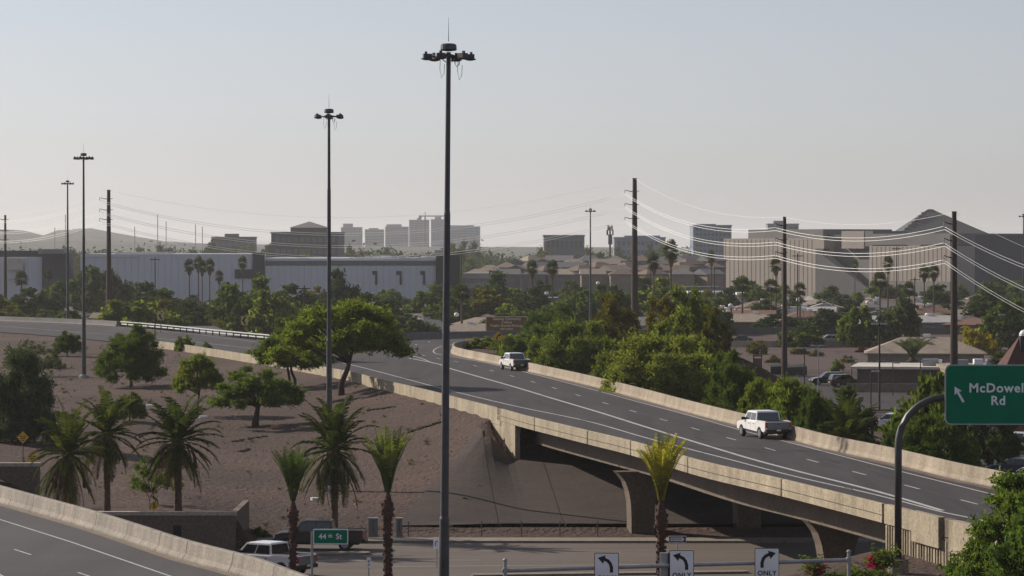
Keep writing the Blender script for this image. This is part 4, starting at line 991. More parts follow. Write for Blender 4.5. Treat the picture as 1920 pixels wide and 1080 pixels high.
for k in range(3): MB().tube([(0, .1, .38 - .45 * k), (0, .36, .36 - .45 * k)], [.13, .13], 10).build('visor', M['plastic'], t)

# one way sign
Y = 188.0; s_ = Y / F; q = W(1271, 0, Y)
t = thing('one_way_sign', 'small black and white ONE WAY sign on a thin post behind the middle lane sign', 'road sign', (q.x, q.y, 0)); cz = W(0, 1011, Y).z
MB().tube([(0, 0, -.1), (0, 0, cz)], .03, 6).build('post', M['galv'], t)
plate(rrect(33 * s_, 12.5 * s_, .03), -.06, -.03, M['signwhite'], 'sign_border', t, (0, 0, cz)); plate(rrect(31 * s_, 10.5 * s_, .02), -.067, -.061, M['signblack'], 'sign_face', t, (0, 0, cz))
plate([(-.40, -.10), (.22, -.10), (.22, -.15), (.42, 0), (.22, .15), (.22, .10), (-.40, .10)], -.074, -.068, M['signwhite'], 'arrow', t, (0, 0, cz))
text_mesh('ONE WAY', .13, M['signblack'], t, (-.04, -.077, cz), bold=.002)
# small regulatory signs at the street
Y = 186; q = W(691, 0, Y); t = thing('street_sign', 'small white sign with black arrow on a low post right of the 44th St sign', 'road sign', (q.x, q.y, 0)); cz = W(0, 1055, Y).z; s_ = Y / F
MB().tube([(0, 0, -.1), (0, 0, cz)], .025, 6).build('post', M['rust'], t); plate(rrect(8 * s_, 20 * s_, .02), -.05, -.03, M['signwhite'], 'sign_face', t, (0, 0, cz))
plate([(-.07, .08), (.07, .16), (0, .02)], -.056, -.051, M['signblack'], 'arrow_head', t, (0, 0, cz)); plate(arrow_poly([(-.06, -.2), (.06, -.04)], .04), -.056, -.051, M['signblack'], 'arrow', t, (0, 0, cz))
Y = 205; q = W(819, 0, Y); t = thing('street_sign', 'narrow white turn sign beside the nearest light mast', 'road sign', (q.x, q.y, 0), R(-35)); cz = W(0, 1018, Y).z; s_ = Y / F
MB().tube([(0, 0, -.1), (0, 0, cz + .2)], .03, 6).build('post', M['galv'], t); plate(rrect(14 * s_, 22 * s_, .03), -.06, -.03, M['signwhite'], 'sign_face', t, (0, 0, cz))
plate(arrow_poly([(-.08, -.2), (-.08, .05), (0, .13), (.1, .1)], .05), -.066, -.061, M['signblack'], 'arrow', t, (0, 0, cz))
# yield and yellow merge sign behind the retaining wall
Y = 221; s_ = Y / F; q = W(279.5, 0, Y); z0 = Hs(q.x, q.y); cz = W(0, 928, Y).z - z0
t = thing('yield_sign', 'red and white yield triangle behind the retaining wall', 'road sign', (q.x, q.y, z0)); r_ = 8.0 * s_
MB().tube([(0, 0, -.2), (0, 0, cz)], .03, 6).build('post', M['rust'], t)
plate([(-r_, r_ * .8), (r_, r_ * .8), (0, -r_)], -.06, -.03, M['signred'], 'sign_face', t, (0, 0, cz)); plate([(-r_ * .6, r_ * .55), (r_ * .6, r_ * .55), (0, -r_ * .6)], -.066, -.061, M['signwhite'], 'sign_centre', t, (0, 0, cz))
Y = 219.5; s_ = Y / F; q = W(287.5, 0, Y); z0 = Hs(q.x, q.y); cz = W(0, 948, Y).z - z0
t = thing('merge_sign', 'yellow diamond merge sign half hidden by the retaining wall below the yield sign', 'road sign', (q.x, q.y, z0)); r_ = 9.5 * s_
MB().tube([(0, 0, -.2), (0, 0, cz)], .03, 6).build('post', M['rust'], t); plate([(-r_, 0), (0, r_), (r_, 0), (0, -r_)], -.06, -.03, M['yellow'], 'sign_face', t, (0, 0, cz))
plate(arrow_poly([(0, -.17), (0, .16)], .06), -.066, -.061, M['signblack'], 'arrow', t, (0, 0, cz)); plate([(-.09, .08), (.09, .08), (0, .2)], -.072, -.067, M['signblack'], 'arrow_head', t, (0, 0, cz)); plate(arrow_poly([(.12, -.15), (.02, -.02)], .04), -.072, -.067, M['signblack'], 'arrow', t, (0, 0, cz))
for px, py, Y, lb in ((41.5, 820, 228, 'yellow diamond warning sign with lettering on a thin post at the left edge'), (59, 858, 226, 'yellow diamond warning sign just above the dark wall, partly behind palm fronds')):
    s_ = Y / F; q = W(px, 0, Y); z0 = Hs(q.x, q.y); cz = W(0, py, Y).z - z0; r_ = 11.5 * s_
    t = thing('warning_sign', lb, 'road sign', (q.x, q.y, z0)); MB().tube([(0, 0, -.2), (0, 0, cz)], .03, 6).build('post', M['rust'], t)
    plate([(-r_, 0), (0, r_), (r_, 0), (0, -r_)], -.06, -.03, M['yellow'], 'sign_face', t, (0, 0, cz))
    for x0, x1, z_ in ((-.2, -.04, .08), (.03, .22, .08), (-.16, .17, -.06), (-.08, .1, -.2)): plate([(x0, z_ - .028), (x1, z_ - .028), (x1, z_ + .028), (x0, z_ + .028)], -.066, -.061, M['signblack'], 'lettering', t, (0, 0, cz))
# brown guide sign beyond the curve
Y = 520; s_ = Y / F; q = W(950, 0, Y); z0 = Hs(q.x, q.y); cz = W(0, 607.5, Y).z - z0
t = thing('brown_sign', 'brown guide sign with cream lettering standing at the freeway curve', 'road sign', (q.x, q.y, z0))
for x in (-2.2, .2, 2.2): MB().mm((x - .07, -.05, -.3), (x + .07, .08, cz + .5)).build('post', M['rust'], t)
bw, bh = 79 * s_, 28.5 * s_; plate(rrect(bw, bh, .2), -.1, -.06, M['cream'], 'sign_border', t, (0, 0, cz)); plate(rrect(bw - .22, bh - .22, .16), -.112, -.102, M['brown'], 'sign_face', t, (0, 0, cz))
for i, (tx, sz) in enumerate((('Gateway Community', .56), ('College', .56), ('Pueblo Grande Museum', .56), ('NEXT RIGHT', .38))):
    text_mesh(tx, sz, M['cream'], t, (0, -.118, cz + .80 - .53 * i), bold=.012, sx=.93)
# curve sign with advisory speed
Y = 446; s_ = Y / F; q = W(934.5, 0, Y); z0 = Hs(q.x, q.y); cz = W(0, 631.5, Y).z - z0; r_ = 11 * s_
t = thing('curve_sign', 'yellow diamond curve sign with a 45 plate below the brown sign', 'road sign', (q.x, q.y, z0)); MB().tube([(0, 0, -.2), (0, 0, cz)], .05, 6).build('post', M['rust'], t)
plate([(-r_, 0), (0, r_), (r_, 0), (0, -r_)], -.06, -.03, M['yellow'], 'sign_face', t, (0, 0, cz)); plate(arrow_poly([(-.2, -.4), (-.2, -.05), (-.02, .18), (.14, .24)], .15), -.072, -.062, M['signblack'], 'arrow', t, (0, 0, cz)); plate([(.06, .44), (.42, .30), (.14, .05)], -.072, -.062, M['signblack'], 'arrow_head', t, (0, 0, cz))
plate([(-.4, -.35), (.4, -.35), (.4, .35), (-.4, .35)], -.06, -.03, M['yellow'], 'speed_plate', t, (0, 0, cz - 16 * s_)); text_mesh('45', .5, M['signblack'], t, (0, -.066, cz - 16 * s_), bold=.008)
# chevrons
for px, py, Y, lb in ((300.5, 592, 486, 'black on yellow chevron sign beside the small tree, left of the pair'), (457.5, 601, 470, 'black on yellow chevron sign near the parked cars, right of the pair')):
    Yb = Y * 1.09; s_ = Yb / F; q = W(px, 0, Yb); z0 = Hs(q.x, q.y); cz = W(0, py, Yb).z - z0; hw, hh = 6.5 * s_, 8.5 * s_
    t = thing('chevron_sign', lb, 'road sign', (q.x, q.y, z0)); MB().tube([(0, 0, -.2), (0, 0, cz)], .05, 6).build('post', M['rust'], t)
    plate([(-hw, -hh), (hw, -hh), (hw, hh), (-hw, hh)], -.06, -.03, pm('faded_yellow', (.55, .42, .16), None, 1, .6), 'sign_face', t, (0, 0, cz))
    plate([(-.34, 0), (.06, .6), (.34, .6), (-.02, 0), (.34, -.6), (.06, -.6)], -.072, -.062, M['signblack'], 'chevron', t, (0, 0, cz))

# ------------------------------------------------------------------ vehicles (length along +y, front at +y, origin on the road under the middle)
def arc(cy, cz, r_, a0, a1, n=7): return [(cy + r_ * math.cos(R(a0 + (a1 - a0) * k / n)), cz + r_ * math.sin(R(a0 + (a1 - a0) * k / n))) for k in range(n + 1)]
WHEEL = {}
def wheels(t, ys, tr, r_, w_):
    key = (r_, w_)
    if key not in WHEEL:
        a = MB().tube([(-w_ / 2, 0, 0), (-w_ / 2 + .03, 0, 0), (w_ / 2 - .03, 0, 0), (w_ / 2, 0, 0)], [r_ * .93, r_, r_, r_ * .93], 20).mesh('tyre', M['tyre'])
        b = MB().tube([(-w_ / 2 - .01, 0, 0), (w_ / 2 + .01, 0, 0)], [r_ * .62] * 2, 14)
        for k in range(5): b.box((w_ / 2 + .015, r_ * .3 * math.cos(k * 1.2566), r_ * .3 * math.sin(k * 1.2566)), (.02, .07, r_ * .5), 0, 0, k * 1.2566 - 1.57)
        b = b.mesh('rim', M['rim']); WHEEL[key] = (a, b)
    for y in ys:
        for s_ in (-1, 1):
            o = bpy.data.objects.new('wheel', WHEEL[key][0]); COL.objects.link(o); o.parent = t; o.location = (s_ * tr / 2, y, r_); o.rotation_euler = (0, 0, 0 if s_ > 0 else math.pi)
            c = bpy.data.objects.new('rim', WHEEL[key][1]); COL.objects.link(c); c.parent = o
def loftbox(m, y0, y1, z0, w0, ty0, ty1, z1, w1, mi=0):
    vs = [(-w0 / 2, y0, z0), (w0 / 2, y0, z0), (w0 / 2, y1, z0), (-w0 / 2, y1, z0), (-w1 / 2, ty0, z1), (w1 / 2, ty0, z1), (w1 / 2, ty1, z1), (-w1 / 2, ty1, z1)]
    return m.add(vs, [(0, 3, 2, 1), (4, 5, 6, 7), (0, 1, 5, 4), (1, 2, 6, 5), (2, 3, 7, 6), (3, 0, 4, 7)], mi)
def glasspane(t, a, b, c, d, name='window', off=0.012):
    a, b, c, d = map(Vector, (a, b, c, d)); n_ = (b - a).cross(d - a).normalized(); ctr = (a + b + c + d) / 4
    if n_.dot(ctr - Vector((0, ctr.y * .5, 1.0))) < 0: n_ = -n_
    q = [v + n_ * off for v in (a, b, c, d)]; r_ = [v - n_ * .02 for v in (a, b, c, d)]
    MB().add(q + r_, [(0, 1, 2, 3), (4, 7, 6, 5), (0, 4, 5, 1), (1, 5, 6, 2), (2, 6, 7, 3), (3, 7, 4, 0)]).build(name, M['glass'], t)
def vehicle(kind, paint, label, loc, rz, group=None, name=None, cat=None):
    P = M[paint]
    if kind == 'pickup': L, Wd, belt, roof, wr, fa, ra = 5.9, 2.02, 1.22, 1.93, .41, 2.0, -1.75
    elif kind == 'suv': L, Wd, belt, roof, wr, fa, ra = 4.9, 1.95, 1.12, 1.78, .38, 1.5, -1.4
    elif kind == 'van': L, Wd, belt, roof, wr, fa, ra = 5.1, 2.0, 1.1, 1.8, .36, 1.6, -1.5
    else: L, Wd, belt, roof, wr, fa, ra = 4.7, 1.82, .96, 1.44, .34, 1.42, -1.38
    t = thing(name or {'pickup': 'pickup_truck', 'suv': 'parked_suv', 'van': 'minivan', 'sedan': 'parked_car'}[kind], label, cat or {'pickup': 'pickup truck', 'suv': 'car', 'van': 'van', 'sedan': 'car'}[kind], loc, rz, group)
    h = L / 2; lo = .36 if kind != 'pickup' else .5; hood = belt - (.06 if kind == 'pickup' else .14)
    rb = belt + (.06 if kind == 'pickup' else (.12 if kind != 'sedan' else .04))
    fr = {'pickup': 1.0, 'suv': .95, 'van': 1.35, 'sedan': .9}[kind]        # windscreen foot
    if kind == 'pickup':
        cab0, cab1 = -.95, 1.15
        pr = [(-h + .02, lo + .12), (-h, 1.0), (-h + .02, rb)] + [(cab0 - .05, rb), (cab0, belt), (cab1, belt), (h - .5, hood), (h - .08, hood - .12), (h, hood - .4), (h - .02, lo + .05)]
    else:
        pr = [(-h + .06, lo), (-h, .65), (-h + .05, belt - (.02 if kind != 'sedan' else .06))] + [(fr, belt), (h - .45, hood), (h - .08, hood - .18), (h, .6), (h - .05, lo)]
    under = [(fa + wr + .08, lo)] + arc(fa, wr, wr + .07, 25 if lo > wr * 1.2 else 0, 155 if lo > wr * 1.2 else 180)[0:] + [(ra + wr + .08, lo)] + arc(ra, wr, wr + .07, 25 if lo > wr * 1.2 else 0, 155 if lo > wr * 1.2 else 180) + [(-h + .4, lo)]
    m = MB(); m.xsec(pr + under, -Wd / 2, Wd / 2, 0, .06); m.build('body', P, t)
    MB().mm((-Wd / 2 + .12, -h + .3, lo - .12), (Wd / 2 - .12, h - .3, lo + .25)).build('chassis', M['plastic'], t)
    if kind == 'pickup':
        wt = Wd - .34; z0, z1 = belt - .02, roof; g = MB(); loftbox(g, cab0, cab1 + .55, z0, Wd - .1, cab0 + .12, cab1 - .15, z1, wt); g.build('cab', P, t)
        loftbox(MB(), cab0 + .18, cab1 - .2, z1, wt - .1, cab0 + .25, cab1 - .3, z1 + .035, wt - .3).build('roof', P, t)
        MB().mm((-Wd / 2 + .16, -h + .12, rb - .02), (Wd / 2 - .16, cab0 - .08, rb + .012)).build('bed_liner', M['plastic'], t)
        for s_ in (-1, 1): MB().mm((s_ * (Wd / 2 - .02), -h + .05, rb), (s_ * (Wd / 2 - .15), cab0 - .08, rb + .05)).build('bed_rail', P, t)
        A, B, C_, D = (cab0, Wd - .1, z0), (cab0 + .12, wt, z1), (cab1 - .15, wt, z1), (cab1 + .55, Wd - .1, z0)
    else:
        back = {'suv': -h + .12, 'van': -h + .1, 'sedan': -1.55}[kind]; tb = {'suv': -h + .4, 'van': -h + .35, 'sedan': -.95}[kind]; tf = {'suv': .25, 'van': .5, 'sedan': .2}[kind]
        wt = Wd - .42; z0, z1 = belt - .02, roof; g = MB(); loftbox(g, back, fr + .1, z0, Wd - .1, tb, tf, z1, wt); g.build('cab', P, t)
        loftbox(MB(), tb + .06, tf - .06, z1, wt - .1, tb + .2, tf - .2, z1 + .03, wt - .3).build('roof', P, t)
        A, B, C_, D = (back, Wd - .1, z0), (tb, wt, z1), (tf, wt, z1), (fr + .1, Wd - .1, z0)
    def pt(P1, P2, f, s_, g_=0):  # on the slanted cab side
        return None
    def side_pt(u, v, s_):       # u along (0 rear..1 front), v up
        y0 = A[0] + (D[0] - A[0]) * u; y1 = B[0] + (C_[0] - B[0]) * u; w_ = A[1] + (B[1] - A[1]) * v; return (s_ * w_ / 2, y0 + (y1 - y0) * v, z0 + (z1 - z0) * v)
    sp = [(.05, .47), (.51, .93)] if kind in ('pickup', 'sedan') else [(.04, .30), (.33, .60), (.63, .93)]
    for s_ in (-1, 1):
        for u0, u1 in sp: glasspane(t, side_pt(u0, .14, s_), side_pt(u1, .14, s_), side_pt(u1, .86, s_), side_pt(u0, .86, s_))
    def fb_(yb, yt, f): # front / rear glass
        return [(-(A[1] * .9) / 2, yb + (yt - yb) * .12, z0 + (z1 - z0) * .12), ((A[1] * .9) / 2, yb + (yt - yb) * .12, z0 + (z1 - z0) * .12), (wt * .92 / 2, yb + (yt - yb) * .9, z0 + (z1 - z0) * .9), (-wt * .92 / 2, yb + (yt - yb) * .9, z0 + (z1 - z0) * .9)]
    glasspane(t, *fb_(D[0], C_[0], 1), name='windscreen', off=.014); glasspane(t, *fb_(A[0], B[0], 0), name='rear_window', off=.014)
    bz = .62 if kind == 'pickup' else .45
    MB().mm((-Wd / 2 + .06, -h - .10, bz - .12), (Wd / 2 - .06, -h + .06, bz + .10)).build('rear_bumper', M['plastic'] if kind != 'pickup' or paint != 'vehwhite' else M['plastic'], t)
    MB().mm((-Wd / 2 + .06, h - .06, bz - .12), (Wd / 2 - .06, h + .08, bz + .10)).build('front_bumper', M['plastic'] if kind == 'pickup' else P, t)
    MB().mm((-Wd / 2 + .4, h - .02, bz + .14), (Wd / 2 - .4, h + .025, hood - .22)).build('grille', M['plastic'], t)
    if kind == 'pickup':
        MB().mm((-Wd / 2 + .17, -h - .025, .70), (Wd / 2 - .17, -h + .02, rb - .04)).build('tailgate', (M['tailgate'] if loc[1] < 300 else M['tailgate_shade']) if paint == 'vehwhite' else P, t)  # white pickups carry their rear shade as a darker tailgate colour
        MB().mm((-.09, -h - .04, 1.06), (.09, -h - .02, 1.13)).build('badge', M['vehblue'], t)
        MB().mm((-.16, -h - .12, .62), (.16, -h - .10, .72)).build('number_plate', M['white'], t)
    else: MB().mm((-.2, -h - .03, .66), (.2, -h + .0, .78)).build('number_plate', M['white'], t)
    for s_ in (-1, 1):
        MB().mm((s_ * (Wd / 2 - .02), -h - .02, .85 if kind == 'pickup' else .78), (s_ * (Wd / 2 - .17), -h + .1, rb - .05 if kind == 'pickup' else .95)).build('tail_light', M['redlight'], t)
        MB().mm((s_ * (Wd / 2 - .03), h - .14, hood - .38), (s_ * (Wd / 2 - .36), h + .01, hood - .2)).build('head_light', M['headlight'], t)
        y_m = side_pt(.9, .12, s_); MB().mm((y_m[0] * 1.02, y_m[1] - .06, belt + .02), (y_m[0] + s_ * .26, y_m[1] + .08, belt + .24)).build('wing_mirror', M['plastic'], t)
        for yy in ((.9, -.05) if kind != 'sedan' else (.75, -.15)): MB().mm((s_ * (Wd / 2 + .0), yy - .62, belt - .2), (s_ * (Wd / 2 + .025), yy - .44, belt - .16)).build('door_handle', M['plastic'], t)
        for yy in ((1.05, .1, -.9) if kind == 'pickup' else (.95, 0, -.95)): MB().mm((s_ * (Wd / 2 - .003), yy - .008, lo + .15), (s_ * (Wd / 2 + .004), yy + .008, belt - .05)).build('door_seam', M['plastic'], t)
    wheels(t, (fa, ra), Wd - .26, wr, .27); return t
def drive(kind, paint, label, px, py, h_, head, **k):
    p = G(px, py, h_); return vehicle(kind, paint, label, p, R(head), **k)
vehicle('pickup', 'vehwhite', 'nearer white pickup seen from behind on the freeway beside the far barrier', G(1432, 820, DK), R(16.5), 'white pickups driving away on the freeway')
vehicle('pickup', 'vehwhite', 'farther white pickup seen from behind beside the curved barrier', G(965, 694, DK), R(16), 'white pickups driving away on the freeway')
vehicle('pickup', 'vehbrown', 'dark brown pickup on the street behind the 44th St sign', (W(600, 1000, 217.3).x, 217.3, .012), R(90 - 4))
vehicle('pickup', 'vehwhite', 'white pickup on the street partly hidden by the near barrier', (W(503, 1000, 201).x, 201, .012), R(90 - 33))
vehicle('suv', 'vehblack', 'black car parked in the lot, its nose to the left of the other', (W(1552, 0, 474).x, 474, .03), R(100))
vehicle('suv', 'vehblack', 'black utility vehicle parked in the lot behind the black car', (W(1587, 0, 466).x, 466, .03), R(-78))
vehicle('suv', 'vehwhite', 'white boxy utility vehicle behind the barrier, left of the arched sign pole', (W(1668, 0, 358).x, 358, .03), R(72))
vehicle('van', 'vehsilver', 'silver van on the road far behind the parking lot', (W(1556, 0, 650).x, 650, .6), R(95))
vehicle('sedan', 'vehblack', 'dark car on the far road at the left end of its wall', (W(1389, 0, 660).x, 660, .6), R(90))
LOTG = 'cars in the lot below the green sign'
for px, Y, pa, kd, a, lb in [(1903, 322, 'vehwhite', 'suv', 60, 'white parked car under the brick building, farthest of the lot'), (1925, 318, 'vehsilver', 'sedan', 60, 'silver parked car cut by the right edge'), (1905, 288, 'vehblue', 'sedan', 62, 'dark blue parked car above the feathery mesquite'),
                             (1926, 276, 'vehwhite', 'sedan', 64, 'white parked car at the right edge above the mesquite'), (1812, 318, 'vehsilver', 'sedan', 80, 'pale parked car in the shade under the green sign, leftmost'), (1838, 312, 'vehwhite', 'sedan', 75, 'white parked car in the shade under the green sign'),
                             (1856, 330, 'vehblack', 'suv', 80, 'dark parked car in the middle of the shaded lot'), (1877, 318, 'vehsilver', 'sedan', 82, 'grey parked car in the middle of the shaded lot')]:
    vehicle(kd, pa, lb, (W(px, 0, Y).x, Y, .03), R(a), LOTG)
for px, Y, pa, lb in [(445, 640, 'vehwhite', 'white parked van seen beyond the guardrail beside the right chevron'), (432, 660, 'vehsilver', 'silver car parked beyond the guardrail'), (478, 630, 'vehwhite', 'white car parked beyond the guardrail right of the chevron sign'),
                      (1612, 760, 'vehsilver', 'pale car parked in front of the houses, left one of two'), (1640, 770, 'vehwhite', 'white car parked in front of the houses, right one of two'), (1775, 650, 'vehsilver', 'grey car on the far road behind the thick power pole')]:
    vehicle('suv' if pa != 'vehsilver' else 'sedan', pa, lb, (W(px, 0, Y).x, Y, .05), R(random.choice((70, 95, 120))))

# ------------------------------------------------------------------ street furniture near the street
for px, wd, b, tp, lb in ((699, 17, 1016, 982, 'grey utility cabinet behind the street, the wider one'), (748, 11, 1019, 985, 'narrow grey utility cabinet right of the wider one')):
    Y = 225.5; s_ = Y / F; q = W(px, 0, Y); t = thing('utility_cabinet', lb, 'cabinet', (q.x, q.y, Hs(q.x, q.y)))
    hh = (b - tp) * s_; MB().mm((-wd * s_ / 2, 0, .12), (wd * s_ / 2, .5, hh)).build('housing', pm('cabinet_grey', (.17, .17, .17), None, 1, .6), t); MB().mm((-wd * s_ / 2 - .05, -.05, 0), (wd * s_ / 2 + .05, .55, .12)).build('plinth', M['curb'], t)
    MB().mm((-wd * s_ / 2 - .03, -.03, hh), (wd * s_ / 2 + .03, .53, hh + .04)).build('lid', M['galv'], t); MB().mm((-.02, -.02, .3), (.02, 0, hh - .1)).build('door_seam', M['plastic'], t)
fence = thing('wire_fence', 'low wire fence on thin posts along the foot of the paved slope', 'fence', (0, 0, 0))
fp = [(px, 226.2) for px in (765, 903, 978, 1050, 1121)]
for px, Y in fp: q = W(px, 0, Y); MB().tube([(0, 0, -.2), (0, 0, 1.0)], .035, 6).build('post', M['rust'], fence, loc=(q.x, Y, .12))
for z in (.5, .95): MB().tube([(W(765, 0, 226.2).x, 226.2, z), (W(1150, 0, 226.2).x, 226.2, z)], .008, 4).build('wire', M['galv'], fence)
for px, py, lb in ((381, 783, 'flat pale manhole slab on the hillside under the leaning mesquite'), (593, 937, 'flat pale manhole slab on the slope left of the date palm'), (281, 762, 'small pale slab on the hillside right of the dark small tree')):
    p = TG(px, py); t = MB().prism(oval(-.1, 0, .1, 0, .32, 6), -.1, .16).build('manhole_slab', M['white']); t.location = p; tag(t, lb, 'slab')
for px, py, lb, wd, mt in ((1118, 719, 'black torn tyre piece at the foot of the far barrier', .5, 'tyre'), (1306, 771, 'dark strip of rubber leaning on the far barrier', .8, 'tyre'), (1662, 862, 'brown rag debris on the freeway shoulder near the sign pole', .7, 'rust'), (1711, 873, 'white crumpled debris on the freeway shoulder right of the sign pole', .5, 'white'), (1276, 764, 'pale flat scrap at the foot of the far barrier', .45, 'curb')):
    p = G(px, py, DK); r_ = random.Random(px); P = [(r_.uniform(.6, 1) * wd * .5 * math.cos(k * .785), r_.uniform(.6, 1) * .22 * math.sin(k * .785)) for k in range(8)]
    m = MB(); m.prism(P, 0.005, [r_.uniform(.04, .22) for _ in P]); o = m.build('road_debris', M[mt]); o.location = p; o.rotation_euler = (0, 0, 1.7); tag(o, lb, 'debris')

# ------------------------------------------------------------------ town beyond: roads, lots
def sheet(name, pts, z, mt): o = struct(poly_sheet(name, pts, z, mt)); return o
sheet('parking_lot', [(24, 395), (58, 395), (92, 470), (62, 505), (33, 505)], 0.012, M['asphalt'])
sheet('parking_lot', [(40, 262), (75, 262), (75, 345), (40, 345)], 0.016, M['asphalt'])
m = MB(); m.mm((30, 642, 0), (190, 658, .5)); struct(m.build('far_road', M['street']))
t = thing('concrete_barrier', 'grey concrete wall along the far road behind the parking lot', 'barrier')
for k in range(13): MB().mm((34 + k * 8, 639.6, -.1), (41.94 + k * 8, 640, 1.5)).build('barrier_segment', M['concrete'], t)
t = thing('sound_wall', 'long grey block wall behind the far road in front of the houses', 'wall')
for k in range(22): MB().mm((30 + k * 7, 700, -.1), (36.94 + k * 7, 700.3, 2.6)).build('wall_panel', pm('block_wall%d' % k, (.11 + .008 * (k % 3), .105, .10), None, .5, .9) if k < 3 else bpy.data.materials['block_wall%d' % (k % 3)], t)
t = thing('sound_wall', 'long low wall in front of the houses behind the ramp and the brown sign', 'wall')
for k in range(30): MB().mm((-92 + k * 4, 612, -.1), (-88.05 + k * 4, 612.3, 3.2)).build('wall_panel', bpy.data.materials['block_wall%d' % (k % 3)], t)
bm_ = pm('reddish_berm', (.078, .046, .038), (.055, .034, .029), .2, .95, fine=1.5, coord='World')
m = MB(); m.prism([(34, 530), (105, 530), (112, 636), (38, 636)], -.2, [.03, .03, .35, .35]); struct(m.build('berm', bm_))
m = MB(); m.prism([(30, 662), (180, 662), (180, 697), (30, 697)], -.2, [.3, .3, 1.2, 1.2]); struct(m.build('berm', bm_))
sheet('town_road', [(-170, 760), (190, 760), (190, 770), (-170, 770)], .02, M['street']); sheet('town_road', [(-170, 875), (190, 875), (190, 884), (-170, 884)], .02, M['street'])

ROOFS = {'grey shingle': (.17, .165, .165), 'tan': (.30, .245, .195), 'brown': (.17, .12, .095), 'reddish tile': (.19, .105, .08), 'pale white': (.42, .40, .38), 'dark grey': (.07, .068, .07), 'pinkish': (.21, .15, .13)}
WALLS = {'beige': (.26, .21, .165), 'white': (.42, .40, .37), 'brown': (.12, .085, .065), 'grey': (.17, .16, .155), 'pink stucco': (.25, .17, .14)}
for k_, v in ROOFS.items(): M['roof_' + k_] = pm('roof_' + k_.replace(' ', '_'), v, None, .8, .9, bump=.4, fine=5)
for k_, v in WALLS.items(): M['wall_' + k_] = pm('wall_' + k_.replace(' ', '_'), v, None, .6, .9, fine=4)
def house(x, y, w_, d_, rz, roof, wall, gable, label, h=2.7, rh=1.5, group=None, extra=True, cat='house', name='house'):
    t = thing(name, label, cat, (x, y, Hs(x, y)), rz, group)
    MB().mm((-w_ / 2, -d_ / 2, -.3), (w_ / 2, d_ / 2, h)).build('wall', M['wall_' + wall], t)
    e = .5; W2, D2 = w_ / 2 + e, d_ / 2 + e; rm = MB(); ri = 0.0 if gable else min(D2 * .9, W2 * .7)
    vs = [(-W2, -D2, h), (W2, -D2, h), (W2, D2, h), (-W2, D2, h), (-W2 + ri, 0, h + rh), (W2 - ri, 0, h + rh)]
    vs += [(a, b, c - .18) for a, b, c in vs[:4]]
    rm.add(vs, [(0, 1, 5, 4), (1, 2, 5), (2, 3, 4, 5), (3, 0, 4), (6, 9, 8, 7), (0, 6, 7, 1), (1, 7, 8, 2), (2, 8, 9, 3), (3, 9, 6, 0)])
    ro = rm.build('roof', M['roof_' + roof], t)
    n = max(2, int(w_ / 4))
    for k in range(n):
        cx = -w_ / 2 + w_ * (k + .5) / n
        if k == n // 2:
            MB().mm((cx - .5, -d_ / 2 - .05, 0), (cx + .5, -d_ / 2 + .02, 2.1)).build('door', M['wall_brown'], t)
        else:
            f = MB().mm((cx - .85, -d_ / 2 - .05, .85), (cx + .85, -d_ / 2 + .03, 2.05)).build('window', M['wall_white'], t); MB().mm((cx - .75, -d_ / 2 - .07, .95), (cx + .75, -d_ / 2 - .045, 1.95)).build('pane', M['glass'], f)
    MB().mm((-w_ / 2 - .05, -.7, 1), (-w_ / 2 + .02, .7, 2)).build('pane', M['glass'], t)
    if extra:
        c = MB().mm((-.55, -.5, 0), (.55, .5, .95)).build('roof_cooler', M['white'], ro, loc=(random.uniform(-w_ * .3, w_ * .3), 0.4, h + rh - .5)); MB().mm((-.57, -.4, .15), (-.54, .4, .8)).build('louvre', M['plastic'], c)
        MB().mm((-.3, -.3, 0), (.3, .3, .9)).build('chimney', M['wall_' + wall], ro, loc=(random.uniform(-w_ * .35, w_ * .35), -d_ * .2, h + rh * .4))
    return t
q_ = random.Random(99); hn = 0
LM = [(-30, 'near the left edge'), (130, 'behind the left pair of light masts'), (204, 'near the left brown power pole'), (300, 'beyond the left chevron sign'), (400, 'between the chevron signs'), (457, 'beyond the right chevron sign'), (540, 'left of the second light mast'),
      (617, 'behind the second light mast'), (720, 'between the two nearest light masts'), (838, 'behind the nearest light mast'), (950, 'behind the brown sign'), (1030, 'right of the brown sign'), (1107, 'near the distant light mast'), (1190, 'near the tallest power pole'), (1290, 'beyond the tall olive trees'),
      (1390, 'left of the second brown pole'), (1471, 'near the pole between lot and warehouse'), (1560, 'beyond the berm and parking lot'), (1640, 'in front of the big tan warehouse'), (1715, 'left of the thick power pole'), (1789, 'near the thick power pole'), (1860, 'above the green sign'), (1960, 'at the right edge')]
def where(px): return min(LM, key=lambda a: abs(a[0] - px))[1]
def depthw(Y): return 'front row' if Y < 700 else 'near' if Y < 810 else 'middle distance' if Y < 960 else 'far' if Y < 1150 else 'farthest'
